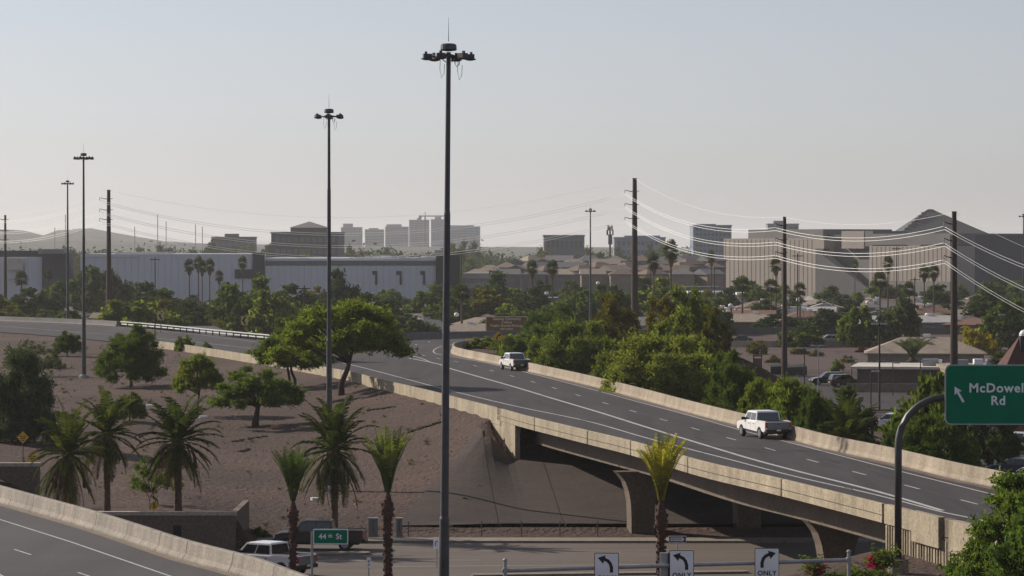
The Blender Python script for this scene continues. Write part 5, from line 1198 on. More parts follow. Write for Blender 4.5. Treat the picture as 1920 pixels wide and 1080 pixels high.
# individually placed buildings
house(W(377, 0, 640).x, 640, 13, 9, R(4), 'grey shingle', 'grey', False, 'grey hip-roofed house just beyond the guardrail between the chevron signs', h=2.4, rh=2.0, extra=False)
house(W(785, 0, 690).x, 690, 9, 8, R(30), 'grey shingle', 'white', True, 'grey gabled house right of the biggest mesquite', h=2.8, rh=1.6)
house(W(885, 0, 660).x, 660, 15, 10, R(-6), 'tan', 'brown', False, 'long tan low-roofed house directly left of the brown sign', h=2.7, rh=1.7)
house(W(1700, 0, 735).x, 735, 20, 10, R(8), 'pale white', 'grey', True, 'wide pale-roofed house left of the thick power pole', h=3.0, rh=1.4)
house(W(1400, 0, 745).x, 745, 20, 11, R(-8), 'tan', 'brown', False, 'wide tan hip-roofed house behind the round mesquite', h=2.9, rh=1.7)
house(W(1345, 0, 830).x, 830, 12, 9, R(10), 'reddish tile', 'beige', True, 'reddish-roofed house left of the second brown pole', h=2.9, rh=1.6)
house(W(1050, 0, 760).x, 760, 11, 9, R(5), 'reddish tile', 'beige', True, 'reddish-roofed house between brown sign and distant light mast', h=2.9, rh=1.6)
cols = list(ROOFS); wl = list(WALLS); spots = []
for row, Yr in enumerate((712, 742, 792, 822, 852, 905, 935, 968, 1005, 1045)):
    px = -20 + q_.uniform(0, 60)
    while px < 1950:
        Y = Yr + q_.uniform(-9, 9); skip = (Yr < 760 and (px < 560 or 930 < px < 1180 or 1340 < px < 1470 or 1640 < px < 1770)) or (870 < Y < 890) or q_.random() < .12 or (px < 880 and Y > 950)
        w_ = q_.uniform(8.5, 14)
        if not skip:
            roof = q_.choice(cols); wall = q_.choice(wl); gb = q_.random() < .4
            house(W(px, 0, Y).x, Y, w_, q_.uniform(8, 11), R(q_.choice((-18, -6, 4, 12, 25, 84)) + q_.uniform(-3, 3)), roof, wall, gb, '%s %s house, %s, %s' % (roof, 'gabled' if gb else 'hip-roofed', depthw(Y), where(px)), h=q_.uniform(2.6, 3.2), rh=q_.uniform(1.1, 1.8), extra=q_.random() < .75)
            spots.append((px, Y, w_))
        px += (w_ + q_.uniform(1.5, 6)) * F / Yr
# flat-roofed building by the lot, tan building, brick building
def blockb(name, label, x0, x1, Y, d_, h, wall, roofm, nwin=0, par=.5, rz=0, cat='building', base=None, wh=(1.2, 2.4), ww=.5, floors=1):
    t = thing(name, label, cat, (x0, Y, base if base is not None else 0), rz); w_ = x1 - x0
    MB().mm((0, 0, -.5), (w_, d_, h)).build('wall', wall, t)
    MB().mm((-.12, -.12, h), (w_ + .12, d_ + .12, h + par)).build('parapet', wall if par > .4 else roofm, t); MB().mm((.25, .25, h + par), (w_ - .25, d_ - .25, h + par + .03)).build('roof', roofm, t)
    for f in range(floors):
        for k in range(nwin):
            cx = w_ * (k + .5) / nwin; zz = f * h / floors; fh = h / floors
            fr = MB().mm((cx - w_ / nwin * ww / 2, -.06, zz + fh * .3), (cx + w_ / nwin * ww / 2, .05, zz + fh * .75)).build('window', M['wall_grey'], t)
            MB().mm((cx - w_ / nwin * ww / 2 + .1, -.1, zz + fh * .33), (cx + w_ / nwin * ww / 2 - .1, -.055, zz + fh * .72)).build('pane', M['glass'], fr)
    return t
t = thing('flat_roofed_building', 'tan building with a bright white sloping flat roof beside the parking lot', 'building', (W(1600, 0, 455).x, 455, 0), R(-9))
MB().prism([(0.6, 0), (13.4, 0), (15.5, 14), (1.0, 14)], -.2, 3.0).build('wall', pm('mauve_wall', (.13, .105, .10), None, .6, .9, fine=4), t)
MB().prism([(-.3, -.8), (14, -.8), (16.4, 15), (0, 15)], 3.0, 3.35).build('roof', pm('white_membrane', (.55, .52, .46), None, .6, .8, fine=5), t)
MB().mm((9.4, 3, 3.35), (11.6, 4.6, 4.3)).build('roof_cooler', M['galv'], t); MB().mm((10.6, 6, 3.35), (12, 7.2, 4.1)).build('roof_cooler', M['white'], t)
MB().prism([(-.6, -4.2), (9, -4.2), (9, -3.9), (-.6, -3.9)], 0, 1.2).build('low_wall', M['curb'], t)
t = house(W(1735, 0, 520).x, 520, 18, 12, R(-6), 'tan', 'beige', False, 'tan roofed building behind the white-roofed building', h=3.2, rh=2.4)
t = blockb('flat_roofed_building', 'low building crowded with rooftop cooling units just above the green sign', W(1786, 0, 440).x, W(1990, 0, 440).x, 440, 18, 3.2, M['wall_beige'], M['roof_tan'], 0)
for k, (a, b, c, mt) in enumerate(((.6, 2.4, 1.0, 'galv'), (3.2, 4.4, 1.1, 'white'), (4.9, 6.6, 1.1, 'galv'), (7.4, 8.5, .9, 'steel'), (9.2, 10.2, 1.2, 'white'), (10.4, 12.2, 1.0, 'steel'))): MB().mm((a, 1.5, 3.7), (b, 3.0, 3.7 + c)).build('cooling_unit', M[mt], t)
t = thing('brick_building', 'red brick building with a window behind the shaded lot', 'building', (W(1856, 0, 345).x, 345, 0), R(-28))
MB().mm((0, 0, -.3), (14, 10, 7.0)).build('wall', pm('red_brick', (.20, .085, .055), (.16, .068, .045), 3, .9, bump=.5, fine=12), t)
for a, z in ((1.3, 2.8), (4.2, 2.8), (1.3, .6), (4.2, .6)):
    f = MB().mm((a, -.06, z), (a + 1.3, .05, z + 1.9)).build('window', M['wall_white'], t); MB().mm((a + .12, -.1, z + .12), (a + 1.18, -.05, z + 1.78)).build('pane', M['glass'], f)
MB().mm((-.1, -.15, 6.1), (14.1, .0, 6.4)).build('cornice', M['wall_pink stucco'], t)
t = thing('tiled_roof_building', 'building with steep red tile roof and white dome vent at the right edge', 'building', (W(1937, 0, 400).x, 400, -1.2))
MB().mm((-4, 0, -.3), (8, 8, 5.5)).build('wall', M['wall_brown'], t); rt_ = MB().add([(-3.8, -.6, 5.4), (8.6, -.6, 5.4), (8.6, 8.6, 5.4), (-3.8, 8.6, 5.4), (-1, 3, 10.3), (5, 3, 10.3)], [(0, 1, 5, 4), (1, 2, 5), (2, 3, 4, 5), (3, 0, 4), (0, 3, 2, 1)]).build('roof', pm('red_tile', (.085, .03, .025), (.06, .024, .02), 2, .85, bump=.8, fine=6, stretch=(1, 1, 4)), t)
c = MB().mm((-1.2, 1.5, 8.2), (-.2, 2.5, 10.2)).build('chimney', M['signblack'], rt_); MB().lathe([(.6, 0), (.58, .3), (.35, .62), (.02, .75)], 14, (-.7, 2, 10.2)).build('dome_vent', M['white'], c)

# ------------------------------------------------------------------ warehouse on the left (facing us, in its own shade)
mw = pm('bluish_warehouse_panel', (.54, .545, .58), (.50, .505, .54), .05, .8, coord='World'); mdk = pm('dark_warehouse_band', (.07, .068, .075), None, .1, .8); mlt = pm('pale_metal', (.50, .47, .42), None, .3, .7)
Y = 1000; s_ = Y / F
t = thing('warehouse', 'very long pale bluish-grey warehouse with dark bays across the left half of the background', 'warehouse', (0, Y, 0))
def wx(px): return W(px, 0, Y).x
def wz(py): return W(0, py, Y).z
def panels(x0, x1, z0, z1, y, n, mt, nm='wall_panel'):
    for k in range(n): a = x0 + (x1 - x0) * k / n; b = x0 + (x1 - x0) * (k + 1) / n; MB().mm((a, y, z0), (b - .06, y + .4, z1)).build(nm, mt, t)
MB().mm((wx(150), .41, 0), (wx(470), 60, wz(476))).build('wall', mw, t); MB().mm((wx(493), .41, 0), (wx(818), 60, wz(484))).build('wall', mw, t)
panels(wx(221), wx(472), .2, wz(477), 0, 20, mw); panels(wx(150), wx(221), wz(508), wz(484), 0, 5, mw); panels(wx(497), wx(817), .2, wz(489), 0, 26, mw)
MB().mm((wx(150), -.1, wz(484)), (wx(262), .0, wz(481.5))).build('roof_edge', mlt, t)
MB().mm((wx(200), 20, wz(480)), (wx(300), 40, wz(473))).build('roof_edge', mlt, t)
MB().mm((wx(497), -.12, wz(498)), (wx(817), .0, wz(489))).build('dark_band', M['wall_grey'], t)
MB().mm((wx(473), -.5, 0), (wx(495), 3, wz(474))).build('dark_bay', mdk, t)
MB().mm((wx(440), -.5, 10), (wx(473), -.05, wz(505))).build('loading_canopy', mdk, t)
for a, b in ((698, 707), (743, 753), (788, 797)):
    MB().mm((wx(a), -.25, wz(515)), (wx(b), -.02, wz(508))).build('high_door', mdk, t); MB().mm((wx(b) - .6, -.26, wz(534)), (wx(b), -.03, wz(515.2))).build('drain_pipe', mdk, t)
for k in range(26): MB().mm((0, 0, 0), (random.uniform(1, 3.5), 1.5, random.uniform(.5, 1.3))).build('roof_unit', mlt if k % 3 else M['white'], t, loc=(wx(655 + k * 6.4 + random.uniform(-2, 2)), 6 + random.uniform(0, 10), wz(487)))
MB().mm((wx(818), -1.5, 0), (wx(862), 12, wz(478))).build('dark_tower', pm('near_black_panel', (.03, .03, .034), None, .2, .7), t)
MB().mm((wx(815), -2, wz(480)), (wx(830), 2, wz(469))).build('stair_head', mlt, t)
MB().mm((wx(80), -2, wz(540)), (wx(128), 14, wz(474))).build('dark_entrance', mdk, t)
MB().mm((wx(73), -3, wz(476)), (wx(123), 10, wz(467))).build('entrance_canopy', pm('grey_canopy', (.24, .235, .23), None, .3, .8), t)
panels(wx(47), wx(79), 0, wz(482), -1, 5, mw); MB().mm((wx(-40), 0, 0), (wx(78), 40, wz(482))).build('wall', mw, t)
MB().mm((wx(-60), 6, wz(482)), (wx(76), 40, wz(470))).build('dark_band', M['roof_dark grey'], t)
MB().mm((wx(15), -2.4, wz(506)), (wx(44), -1.2, wz(484))).build('pale_sign_panel', mlt, t); MB().mm((wx(13), -2.2, wz(522)), (wx(40), -1.4, wz(517))).build('canopy_strip', mlt, t)  # sign panel and canopy strip in pale metal
for k in range(6): MB().mm((wx(150 + k * 0), -.6, wz(528) + k * 0), (wx(160), -.02, wz(512))).build('dark_window', M['glass'], t, loc=(k * 2.0, 0, -0.0)) if k < 5 else None
# parking structure right of it
t = thing('parking_structure', 'small concrete parking structure right of the warehouse tower', 'building', (W(868, 0, 1010).x, 1010, 0))
for k in range(3): MB().mm((0, 0, 4.2 + k * 3.0 - .3), (8.8, 12, 4.2 + k * 3.0 + 1.3)).build('deck_wall', M['wall_white'], t)
for k in range(4): MB().mm((k * 2.7, .6, 0), (k * 2.7 + .5, 1.2, 11)).build('column', M['wall_grey'], t)

# ------------------------------------------------------------------ big tan warehouse on the right, corner towards us
mt1 = pm('tan_precast', (.285, .248, .22), (.26, .224, .197), .1, .85, coord='World'); mtj = pm('joint_shade', (.245, .212, .19), None, .1, .85); mt2 = pm('grey_precast', (.15, .145, .145), None, .1, .85); mt3 = pm('wing_painted_shade', (.085, .085, .098), None, .1, .8)
Yc = 1180; cpt = W(1782, 0, Yc); ang = R(56)
t = thing('tan_warehouse', 'huge windowless tan concrete building filling the right background, dark on its right side', 'warehouse', (cpt.x, Yc, 0), 0)
dx, dy = -math.cos(ang), math.sin(ang)            # along the lit face, going left and away
def face_pt(px):   # distance along lit face for a pixel column
    u = (px - 960) / F; # x = u*Y ; x = cx + dx*d ; Y = Yc + dy*d
    return (u * Yc - cpt.x) / (dx - u * dy)
def zf(px, py): d = face_pt(px); return W(px, py, Yc + dy * d).z
def slab(pa, pb, py_b, py_t, off, th, mt, nm):
    a, b = face_pt(pa), face_pt(pb); nx, ny = -dy, dx     # outward normal guess
    if ny > 0: nx, ny = -nx, -ny
    P = [(dx * a + nx * off, dy * a + ny * off), (dx * b + nx * off, dy * b + ny * off), (dx * b + nx * (off - th), dy * b + ny * (off - th)), (dx * a + nx * (off - th), dy * a + ny * (off - th))]
    zb_ = 0 if py_b is None else zf((pa + pb) / 2, py_b); zt_ = zf((pa + pb) / 2, py_t) if not hasattr(py_t, '__len__') else None
    MB().prism(P, zb_, zt_).build(nm, mt, t)
slab(1782, 1630, None, 461, 0, 60, mt1, 'wall'); slab(1782, 1626, 459, 438, -.6, 58, mt2, 'upper_wall')
slab(1545, 1357, None, 447, 0, 40, mt1, 'wall'); slab(1520, 1380, 447, 430, -6, 34, mt2, 'upper_wall')
slab(1630, 1545, None, 462, -5, 40, mt2, 'recessed_wall'); slab(1612, 1570, 466, 433, -2, 14, mt1, 'stair_tower'); slab(1628, 1612, 462, 433, -2.2, 13.8, mt2, 'stair_tower_side'); slab(1569, 1521, 462, 440, -8, 20, mdk, 'dark_loft')  # shaded side of the stair tower painted grey instead of tan
slab(1545, 1530, None, 466, .3, 3, mdk, 'dark_bay'); slab(1782, 1630, None, 527, .25, .2, M['wall_grey'], 'plinth')
a0, a1 = face_pt(1630), face_pt(1548); P0 = Vector((dx * a0, dy * a0, 0)); P1 = Vector((dx * a1, dy * a1, 0)); nv = Vector((-abs(dy), -abs(dx), 0))
MB().add([P0 + Vector((0, 0, 0)), P1, P1 + Vector((0, 0, zf(1560, 470))), P0 + Vector((0, 0, 4)), P0 + nv * .3, P1 + nv * 5, P1 + nv * 4 + Vector((0, 0, zf(1560, 472))), P0 + nv * .3 + Vector((0, 0, 3.8))], [(0, 1, 2, 3), (4, 7, 6, 5), (0, 3, 7, 4), (1, 5, 6, 2), (3, 2, 6, 7), (0, 4, 5, 1)]).build('sloping_buttress', mt2, t)
for k in range(52):
    px = 1360 + k * 8.1
    if 1530 < px < 1632: continue
    a = face_pt(px); nx, ny = -abs(dy) , -abs(dx); x, y = dx * a + nx * .1, dy * a + ny * .1
    MB().mm((-.11, -.02, .5), (.11, .02, zf(px, 462 if px > 1600 else 449))).build('panel_joint', mtj, t, loc=(x, y, 0)).rotation_euler = (0, 0, math.atan2(dy, dx))
# right wing facing away from the sun, its shade painted in dark
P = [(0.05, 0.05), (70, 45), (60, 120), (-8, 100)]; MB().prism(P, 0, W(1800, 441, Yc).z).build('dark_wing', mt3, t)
t = thing('pyramid_building', 'building with a tall grey pyramid roof rising behind the tan warehouse', 'building', (0, 1420, 0))
wx2 = lambda px: W(px, 0, 1420).x; wz2 = lambda py: W(0, py, 1420).z
MB().mm((wx2(1688), 0, 0), (wx2(1900), 60, wz2(440))).build('wall', mt2, t)
MB().add([(wx2(1686), 0, wz2(440)), (wx2(1862), 0, wz2(441)), (wx2(1850), 70, wz2(441)), (wx2(1700), 70, wz2(441)), (wx2(1756), 28, wz2(391)), (wx2(1765), 28, wz2(391)), (wx2(1746), 26, wz2(397)), (wx2(1776), 26, wz2(397))], [(0, 1, 7, 6), (6, 7, 5, 4), (1, 2, 5, 7), (2, 3, 4, 5), (3, 0, 6, 4)]).build('pyramid_roof', pm('slate_roof', (.055, .055, .06), None, .1, .7), t)
for k in range(7): MB().mm((0, 0, 0), (2, 1, 1.2)).build('roof_step', mt2, t, loc=(wx2(1692 + k * 8), 3 + k * 3, wz2(438 - k * 6)))

# ------------------------------------------------------------------ mid-rise and distant skyline
def tower(label, px0, px1, top, Y, mt, floors, bays, name='tower', cat='tower block', step=None, group=None, base=0, dep=None):
    x0, x1, zt = W(px0, 0, Y).x, W(px1, 0, Y).x, W(0, top, Y).z; t = thing(name, label, cat, (x0, Y, base), 0, group); w_ = x1 - x0; d_ = dep or w_ * .8
    MB().mm((0, 0, -5), (w_, d_, zt - base)).build('wall', mt, t)
    MB().mm((-.4, -.4, zt - base), (w_ + .4, d_ + .4, zt - base + w_ * .012 + .5)).build('roof', mt, t)
    m = MB(); fh = (zt - base) / floors
    for f in range(floors): m.mm((w_ * .04, -.35, f * fh + fh * .25), (w_ * .96, .0, f * fh + fh * .68))
    m.build('window_bands', M['glass_far'], t)
    for b in range(bays + 1): MB().mm((w_ * b / bays * .92 + w_ * .035, -.7, 0), (w_ * b / bays * .92 + w_ * .05 + .3, -.3, zt - base)).build('pier_strip', mt, t)
    if step: MB().mm((w_ * step[0], w_ * .1, zt - base), (w_ * step[1], w_ * .6, zt - base + step[2])).build('penthouse', mt, t)
    return t
M['glass_far'] = pm('distant_glazing', (.10, .105, .12), None, .1, .3); mc = pm('city_concrete', (.22, .23, .26), None, .02, .8); mb = pm('bluish_glass_tower', (.20, .24, .31), None, .02, .4)
SK = 'distant towers on the skyline'
tower('distant squat tower, leftmost of the skyline group', 639, 678, 427, 5600, mc, 12, 5, step=(.1, .55, 7), group=SK)
tower('distant low tower second from the left in the skyline group', 684, 719, 431, 5600, mc, 10, 5, step=(.2, .7, 3), group=SK)
tower('distant broad tower left of the twin tallest towers', 722, 765, 426, 5600, mb, 12, 6, step=(.05, .7, 5), group=SK)
tower('taller left twin of the distant skyline towers', 767, 804, 413, 5700, mc, 18, 4, step=(.4, .6, 4), group=SK)
tower('right twin of the distant skyline towers beside the nearest light mast', 808, 832, 412, 5700, mb, 18, 3, step=(.3, .8, 5), group=SK)
tower('distant wide glass block right of the nearest light mast', 844, 900, 426, 5200, mb, 12, 5, step=(.0, .8, 3), group=SK)
tower('pale glass office block left of the tan warehouse', 1300, 1372, 424, 2200, mb, 9, 9, name='office_building', cat='office building', step=(.1, .6, 1.5), group=None, dep=40)
tower('distant pale office block above the tan warehouse', 1440, 1498, 421, 2600, mc, 8, 6, name='office_building', cat='office building', step=(.2, .6, 3))
tower('wide low office block right of the tallest power pole', 1152, 1248, 447, 2300, mb, 4, 10, name='office_building', cat='office building', step=(.2, .9, 2))
tower('long grey flat building on the skyline left of the tallest power pole', 1020, 1096, 443, 1900, pm('grey_block', (.19, .19, .20), None, .02, .8), 3, 8, name='office_building', cat='office building', dep=60)
tower('dark flat-topped building on the skyline behind the left palms', 396, 476, 446, 2400, pm('dark_block', (.06, .06, .065), None, .02, .8), 3, 6, name='office_building', cat='office building', step=(.3, .6, 3))
t = tower('dark wide office building with a pointed gable roof behind the second light mast', 508, 634, 438, 1900, bpy.data.materials['dark_block'], 4, 10, name='office_building', cat='office building', dep=70)
x0 = W(508, 0, 1900).x; xa, xb = W(545, 0, 1900).x - x0, W(611, 0, 1900).x - x0; za, zb_ = W(0, 438, 1900).z, W(0, 427, 1900).z; zt = W(0, 415, 1900).z
MB().mm((xa, -3, za), (xb, 30, zb_)).build('gable_block', bpy.data.materials['dark_block'], t)
MB().add([(xa - .8, -4, zb_), (xb + .8, -4, zb_), ((xa + xb) / 2, 10, zt), (xa - .8, 32, zb_), (xb + .8, 32, zb_)], [(0, 1, 2), (1, 4, 2), (4, 3, 2), (3, 0, 2), (0, 3, 4, 1)]).build('gable_roof', mt2, t)
# crane on the skyline
p = W(797, 0, 5700); zt = W(0, 404, 5700).z; t = thing('tower_crane', 'tiny tower crane above the twin towers on the skyline', 'crane', (p.x, p.y, 0))
MB().mm((-1.2, -1.2, 0), (1.2, 1.2, zt)).build('mast', mdk, t); MB().mm((-11, -1, zt - 2), (38, 1, zt)).build('jib', mdk, t); MB().mm((-11, -1.5, zt - 5), (-6, 1.5, zt - 2)).build('counterweight', mdk, t); MB().mm((-.5, -.5, zt), (.5, .5, zt + 6)).build('apex', mdk, t)
# townhouses
q_ = random.Random(5)
for row, (Yr, tp, bs) in enumerate(((1110, 508, 0), (1140, 501, 0), (1175, 495, 0), (1215, 489, 0), (1260, 483, 0))):
    px = 868 + row * 26
    while px < (1350 if row == 0 else 1352 - row * 10):
        w_ = q_.uniform(8.5, 12); x = W(px, 0, Yr).x + w_ / 2; hh = W(0, tp + 6, Yr).z
        if not (row > 0 and px > 1310): house(x, Yr + q_.uniform(-4, 4), w_ - 1.6, 8, R(q_.choice((-10, 5, 35, 85)) + q_.uniform(-6, 6)), q_.choice(('grey shingle', 'tan', 'brown', 'grey shingle')), q_.choice(('grey', 'beige')), q_.random() < .3, '%s row of tall townhouses under dark roofs, %s' % (('front', 'second', 'middle', 'fourth', 'back')[row], where(px)), h=hh, rh=W(0, tp - 4, Yr).z - hh, group='townhouses in rows below the skyline', extra=False, name='townhouse')
        px += w_ * F / Yr
t = blockb('shop_building', 'long low grey shop building left of the tan warehouse base', W(1240, 0, 1060).x, W(1352, 0, 1060).x, 1060, 20, 6.2, M['wall_grey'], M['roof_dark grey'], 8)
t = thing('gas_station', 'filling station canopy with white and red edge left of the tan warehouse', 'canopy', (W(1290, 0, 1000).x, 1000, 0))
MB().mm((0, 0, 5.2), (13, 9, 6.1)).build('canopy', M['white'], t); MB().mm((0, -.05, 5.2), (5, -.01, 5.5)).build('red_stripe', M['signred'], t)
for k in range(3): MB().mm((1.5 + k * 4.5, 4, 0), (2 + k * 4.5, 4.5, 5.2)).build('column', M['galv'], t); MB().mm((1.2 + k * 4.5, 4, 0), (2.3 + k * 4.5, 4.9, 1.7)).build('pump', M['signred'], t)
MB().mm((15, 2, 5.0), (25, 9, 5.7)).build('canopy_strip', M['white'], t)
t = blockb('shop_building', 'low blue-walled building in the middle distance right of the thin palms', W(1008, 0, 905).x, W(1048, 0, 905).x, 905, 12, 5.2, pm('blue_wall', (.07, .085, .14), None, .4, .8), M['wall_white'], 3)
t = blockb('shop_building', 'long flat roofed shed with white edge behind the distant light mast', W(1110, 0, 930).x, W(1186, 0, 930).x, 930, 14, 5.6, M['roof_dark grey'], M['wall_white'], 4, par=.35)

# ------------------------------------------------------------------ trees and palms of the town, one by one
q_ = random.Random(17); kinds = [('roundA', 'leaf_dark', 'dark dense shade tree'), ('roundB', 'leaf_green', 'mid-green spreading shade tree'), ('roundC', 'leaf_green', 'tall rounded green tree'), ('roundB', 'leaf_mesq', 'yellow-green bushy tree'), ('roundA', 'leaf_yel', 'olive-brown shade tree'), ('roundC', 'leaf_dark', 'dark upright tree'), ('roundB', 'leaf_grey', 'greyish feathery tree')]
def towntree(k, px, Y, w_m, h_m, lab=None):
    pr, mt, nm = kinds[k]; s_ = F / Y; x = W(px, 0, Y).x; z = Hs(x, Y); top = 460 + (CZ - z - h_m) * s_
    place(pr, px, Y=Y, top=top, wpx=w_m * s_, label=lab or '%s, %s, %s' % (nm, depthw(Y), where(px)), cat='tree', group=None, mat=mt)
for px, Y, k, w_m, h_m in [(20, 640, 1, 13, 6.5), (110, 650, 1, 14, 6.5), (165, 900, 0, 12, 13), (200, 820, 6, 12, 13), (270, 760, 0, 12, 10.5), (315, 740, 0, 10, 9), (250, 640, 3, 13, 8.5), (290, 655, 3, 11, 8), (355, 700, 0, 9, 7.5), (445, 680, 1, 12, 11), (480, 720, 2, 10, 12), (510, 660, 3, 9, 10), (550, 760, 0, 12, 10),
                           (640, 780, 5, 9, 13), (690, 700, 0, 10, 9), (735, 690, 0, 9, 8), (775, 650, 1, 9, 5.5), (800, 800, 1, 10, 8), (905, 780, 4, 14, 9), (925, 850, 5, 10, 12), (960, 760, 3, 9, 6), (1000, 800, 0, 11, 9), (1075, 740, 1, 14, 9), (1150, 760, 1, 10, 10), (1230, 800, 3, 16, 11), (1265, 760, 1, 14, 9.5),
                           (1585, 745, 0, 8, 5.5), (1610, 640, 3, 7, 7.5), (1688, 640, 6, 8, 9), (1860, 760, 5, 14, 9), (1895, 620, 1, 10, 9), (1545, 700, 6, 9, 6), (1600, 940, 3, 9, 6), (1435, 820, 0, 8, 6), (1330, 700, 1, 9, 8), (60, 780, 0, 12, 9), (120, 860, 1, 12, 10), (1505, 640, 1, 8, 4)]:
    towntree(k, px, Y, w_m, h_m)
for i in range(125):
    Y = 690 + 480 * q_.random() ** 1.1; px = q_.uniform(-30, 1950)
    if px > 1400 and q_.random() < .35: continue
    if Y < 760 and 1350 < px < 1760 and q_.random() < .7: continue
    hm = q_.uniform(4.5, 8.5)
    if px > 1400 and Y < 900: hm = min(hm, 4.8)
    if 850 < px < 1110 and Y < 850: hm = min(hm, 5.0)
    if px < 840: hm = min(hm, CZ - (548 - 460) * Y / F + 1.5) if Y < 1050 else 4.5
    towntree(q_.choice((0, 0, 1, 1, 2, 3, 4, 5, 6)), px, Y, q_.uniform(6, 12), max(hm, 3.5))
inst_far = 0
for i in range(60):     # scattered trees on the rise before the skyline
    px = q_.uniform(130, 900) if i < 42 else q_.uniform(900, 1300); Y = q_.uniform(1500, 2300)
    towntree(q_.choice((0, 5, 5, 4, 2)), px, Y, q_.uniform(8, 16), q_.uniform(12, 19) * (Y / 2000), 'small dark skyline tree %s' % where(px))
FP = [('fanA', 355, 486, 900, 23), ('fanA', 372, 480, 900, 20), ('fanA', 379, 488, 890, 19), ('fanA', 393, 485, 880, 22), ('fanA', 411, 507, 860, 19), ('fanA', 455, 480, 930, 20), ('fanB', 866, 533, 700, 42), ('fanA', 998, 488, 800, 25), ('fanA', 1036, 488, 790, 26), ('fanA', 1226, 474, 760, 28), ('fanA', 1258, 450, 720, 32),
      ('fanA', 1455, 483, 830, 26), ('fanA', 1603, 486, 980, 15), ('fanA', 1665, 480, 860, 24), ('fanA', 1733, 498, 820, 24), ('fanA', 1751, 496, 800, 26), ('fanB', 1650, 508, 760, 32), ('fanB', 1705, 528, 760, 26), ('fanB', 1392, 518, 760, 34), ('fanB', 1446, 524, 800, 34), ('fanB', 40, 508, 830, 30), ('fanB', 1500, 530, 780, 28),
      ('fanA', 1334, 470, 1000, 18), ('fanA', 1012, 525, 850, 18), ('fanB', 1210, 520, 800, 30), ('fanA', 90, 505, 900, 20), ('fanB', 1760, 642, 560, 40), ('fanB', 1880, 660, 430, 56)]
for i, (pr, px, tp, Y, wd) in enumerate(FP):
    near = min(LM, key=lambda a: abs(a[0] - px)); nm = 'tall thin fan palm' if pr == 'fanA' else 'stout bushy fan palm'
    place(pr, px, Y=Y, top=tp, wpx=wd, label='%s %s' % (nm, where(px)), cat='palm', group=None, mat=None)
place('tied', 1711, Y=470, top=634, wpx=62, label='pale pom-pom palm rising through the white-roofed building edge', cat='palm', mat='leaf_grey', part='fronds')
place('bigyel', 1830, Y=600, top=620, wpx=72, label='bright yellow flowering bush beside the thick power pole', cat='shrub')
place('shrub', 1568, Y=520, top=676, wpx=27, label='little green tree behind the black parked cars', cat='shrub', mat='leaf_bright', part='foliage')
for px, Y, lb in ((1615, 610, 'dark red shrub on the berm, left one'), (1640, 600, 'dark red shrub on the berm, right one')): place('shrub', px, Y=Y, top=650, wpx=24, label=lb, cat='shrub', mat='leaf_red', part='foliage')
for px, Y, tp, wd, lb in ((1420, 600, 642, 40, 'low olive bush on the berm beside the round mesquite'), (1450, 560, 668, 26, 'small bush on the berm left of the second brown pole'), (1500, 600, 652, 34, 'bush on the berm right of the second brown pole'), (1530, 590, 657, 26, 'small bush on the berm behind the lot lamps'), (1590, 560, 668, 24, 'small bush on the berm at the corner of the white roof'), (1405, 540, 690, 40, 'bush at the left end of the parking lot')):
    place('shrub', px, Y=Y, top=tp, wpx=wd, label=lb, cat='shrub', mat='leaf_yel', part='foliage')
for px, Y, a, b in ((1490, 505, 1.8, .9), (1462, 508, 1.5, .7)):
    q = W(px, 0, Y); t = thing('dumpster', 'dark metal dumpster at the back of the parking lot, %s' % ('the wider one' if a > 1.6 else 'the smaller one'), 'dumpster', (q.x, q.y, .02), .1)
    MB().prism([(-a, -b), (a, -b), (a, b), (-a, b)], .15, [1.3, 1.5, 1.9, 1.6]).build('container', pm('dumpster_green', (.035, .04, .038), None, 1, .7), t); MB().mm((-a, -b - .06, 1.0), (a, -b - .003, 1.12)).build('rim_bar', M['steel'], t)
    for sx_ in (-1, 1): MB().mm((sx_ * a * .8 - .1, -b * .6, 0), (sx_ * a * .8 + .1, b * .6, .16)).build('foot', M['steel'], t)
q = W(1421, 0, 500); t = thing('gate_frame', 'small dark gate frame at the left end of the parking lot', 'gate', (q.x, q.y, 0))
for x in (-.6, .6): MB().mm((x - .08, -.08, 0), (x + .08, .08, 3.2)).build('post', M['rust'], t)
MB().mm((-.7, -.1, 3.2), (.7, .1, 3.4)).build('lintel', M['rust'], t); MB().mm((-.5, -.03, .2), (.5, .03, 2.9)).build('gate_leaf', M['wall_brown'], t)
# cell tower disguised as a palm, lot lights, wooden poles, glint globes
p = W(1144, 0, 1500); zt = W(0, 424, 1500).z; t = thing('cell_tower', 'ragged antenna tower left of the tallest power pole on the skyline', 'antenna tower', (p.x, p.y, 0)); MB().tube([(0, 0, 0), (0, 0, zt)], [.6, .35], 8).build('pole', M['rust'], t)
for k in range(22): a = k * 2.4; MB().mm((-.22, -.15, -1.2), (.22, .15, 1.2)).build('antenna_panel', M['steel'], t, loc=(math.cos(a) * (1.0 + .4 * (k % 2)), math.sin(a), zt - .8 - (k % 4) * 2.1))
def lotlamp(px, Y, tp, label, arms=2, mt='rust', thin=.08):
    p = W(px, 0, Y); zt = W(0, tp, Y).z; t = thing('lot_lamp', label, 'street lamp', (p.x, p.y, Hs(p.x, p.y))); h = zt - Hs(p.x, p.y)
    MB().tube([(0, 0, 0), (0, 0, h)], [thin, thin * .8], 8).build('pole', M[mt], t)
    for s_ in ((-1, 1) if arms == 2 else (1,)): MB().mm((s_ * .1, -.15, h - .1), (s_ * .95, .2, h + .08)).build('lamp_head', M['galv'], t)
lotlamp(1509, 430, 653, 'grey double lot lamp left of the black cars'); lotlamp(1535, 425, 648, 'taller grey double lot lamp at the left end of the black cars', mt='galv')
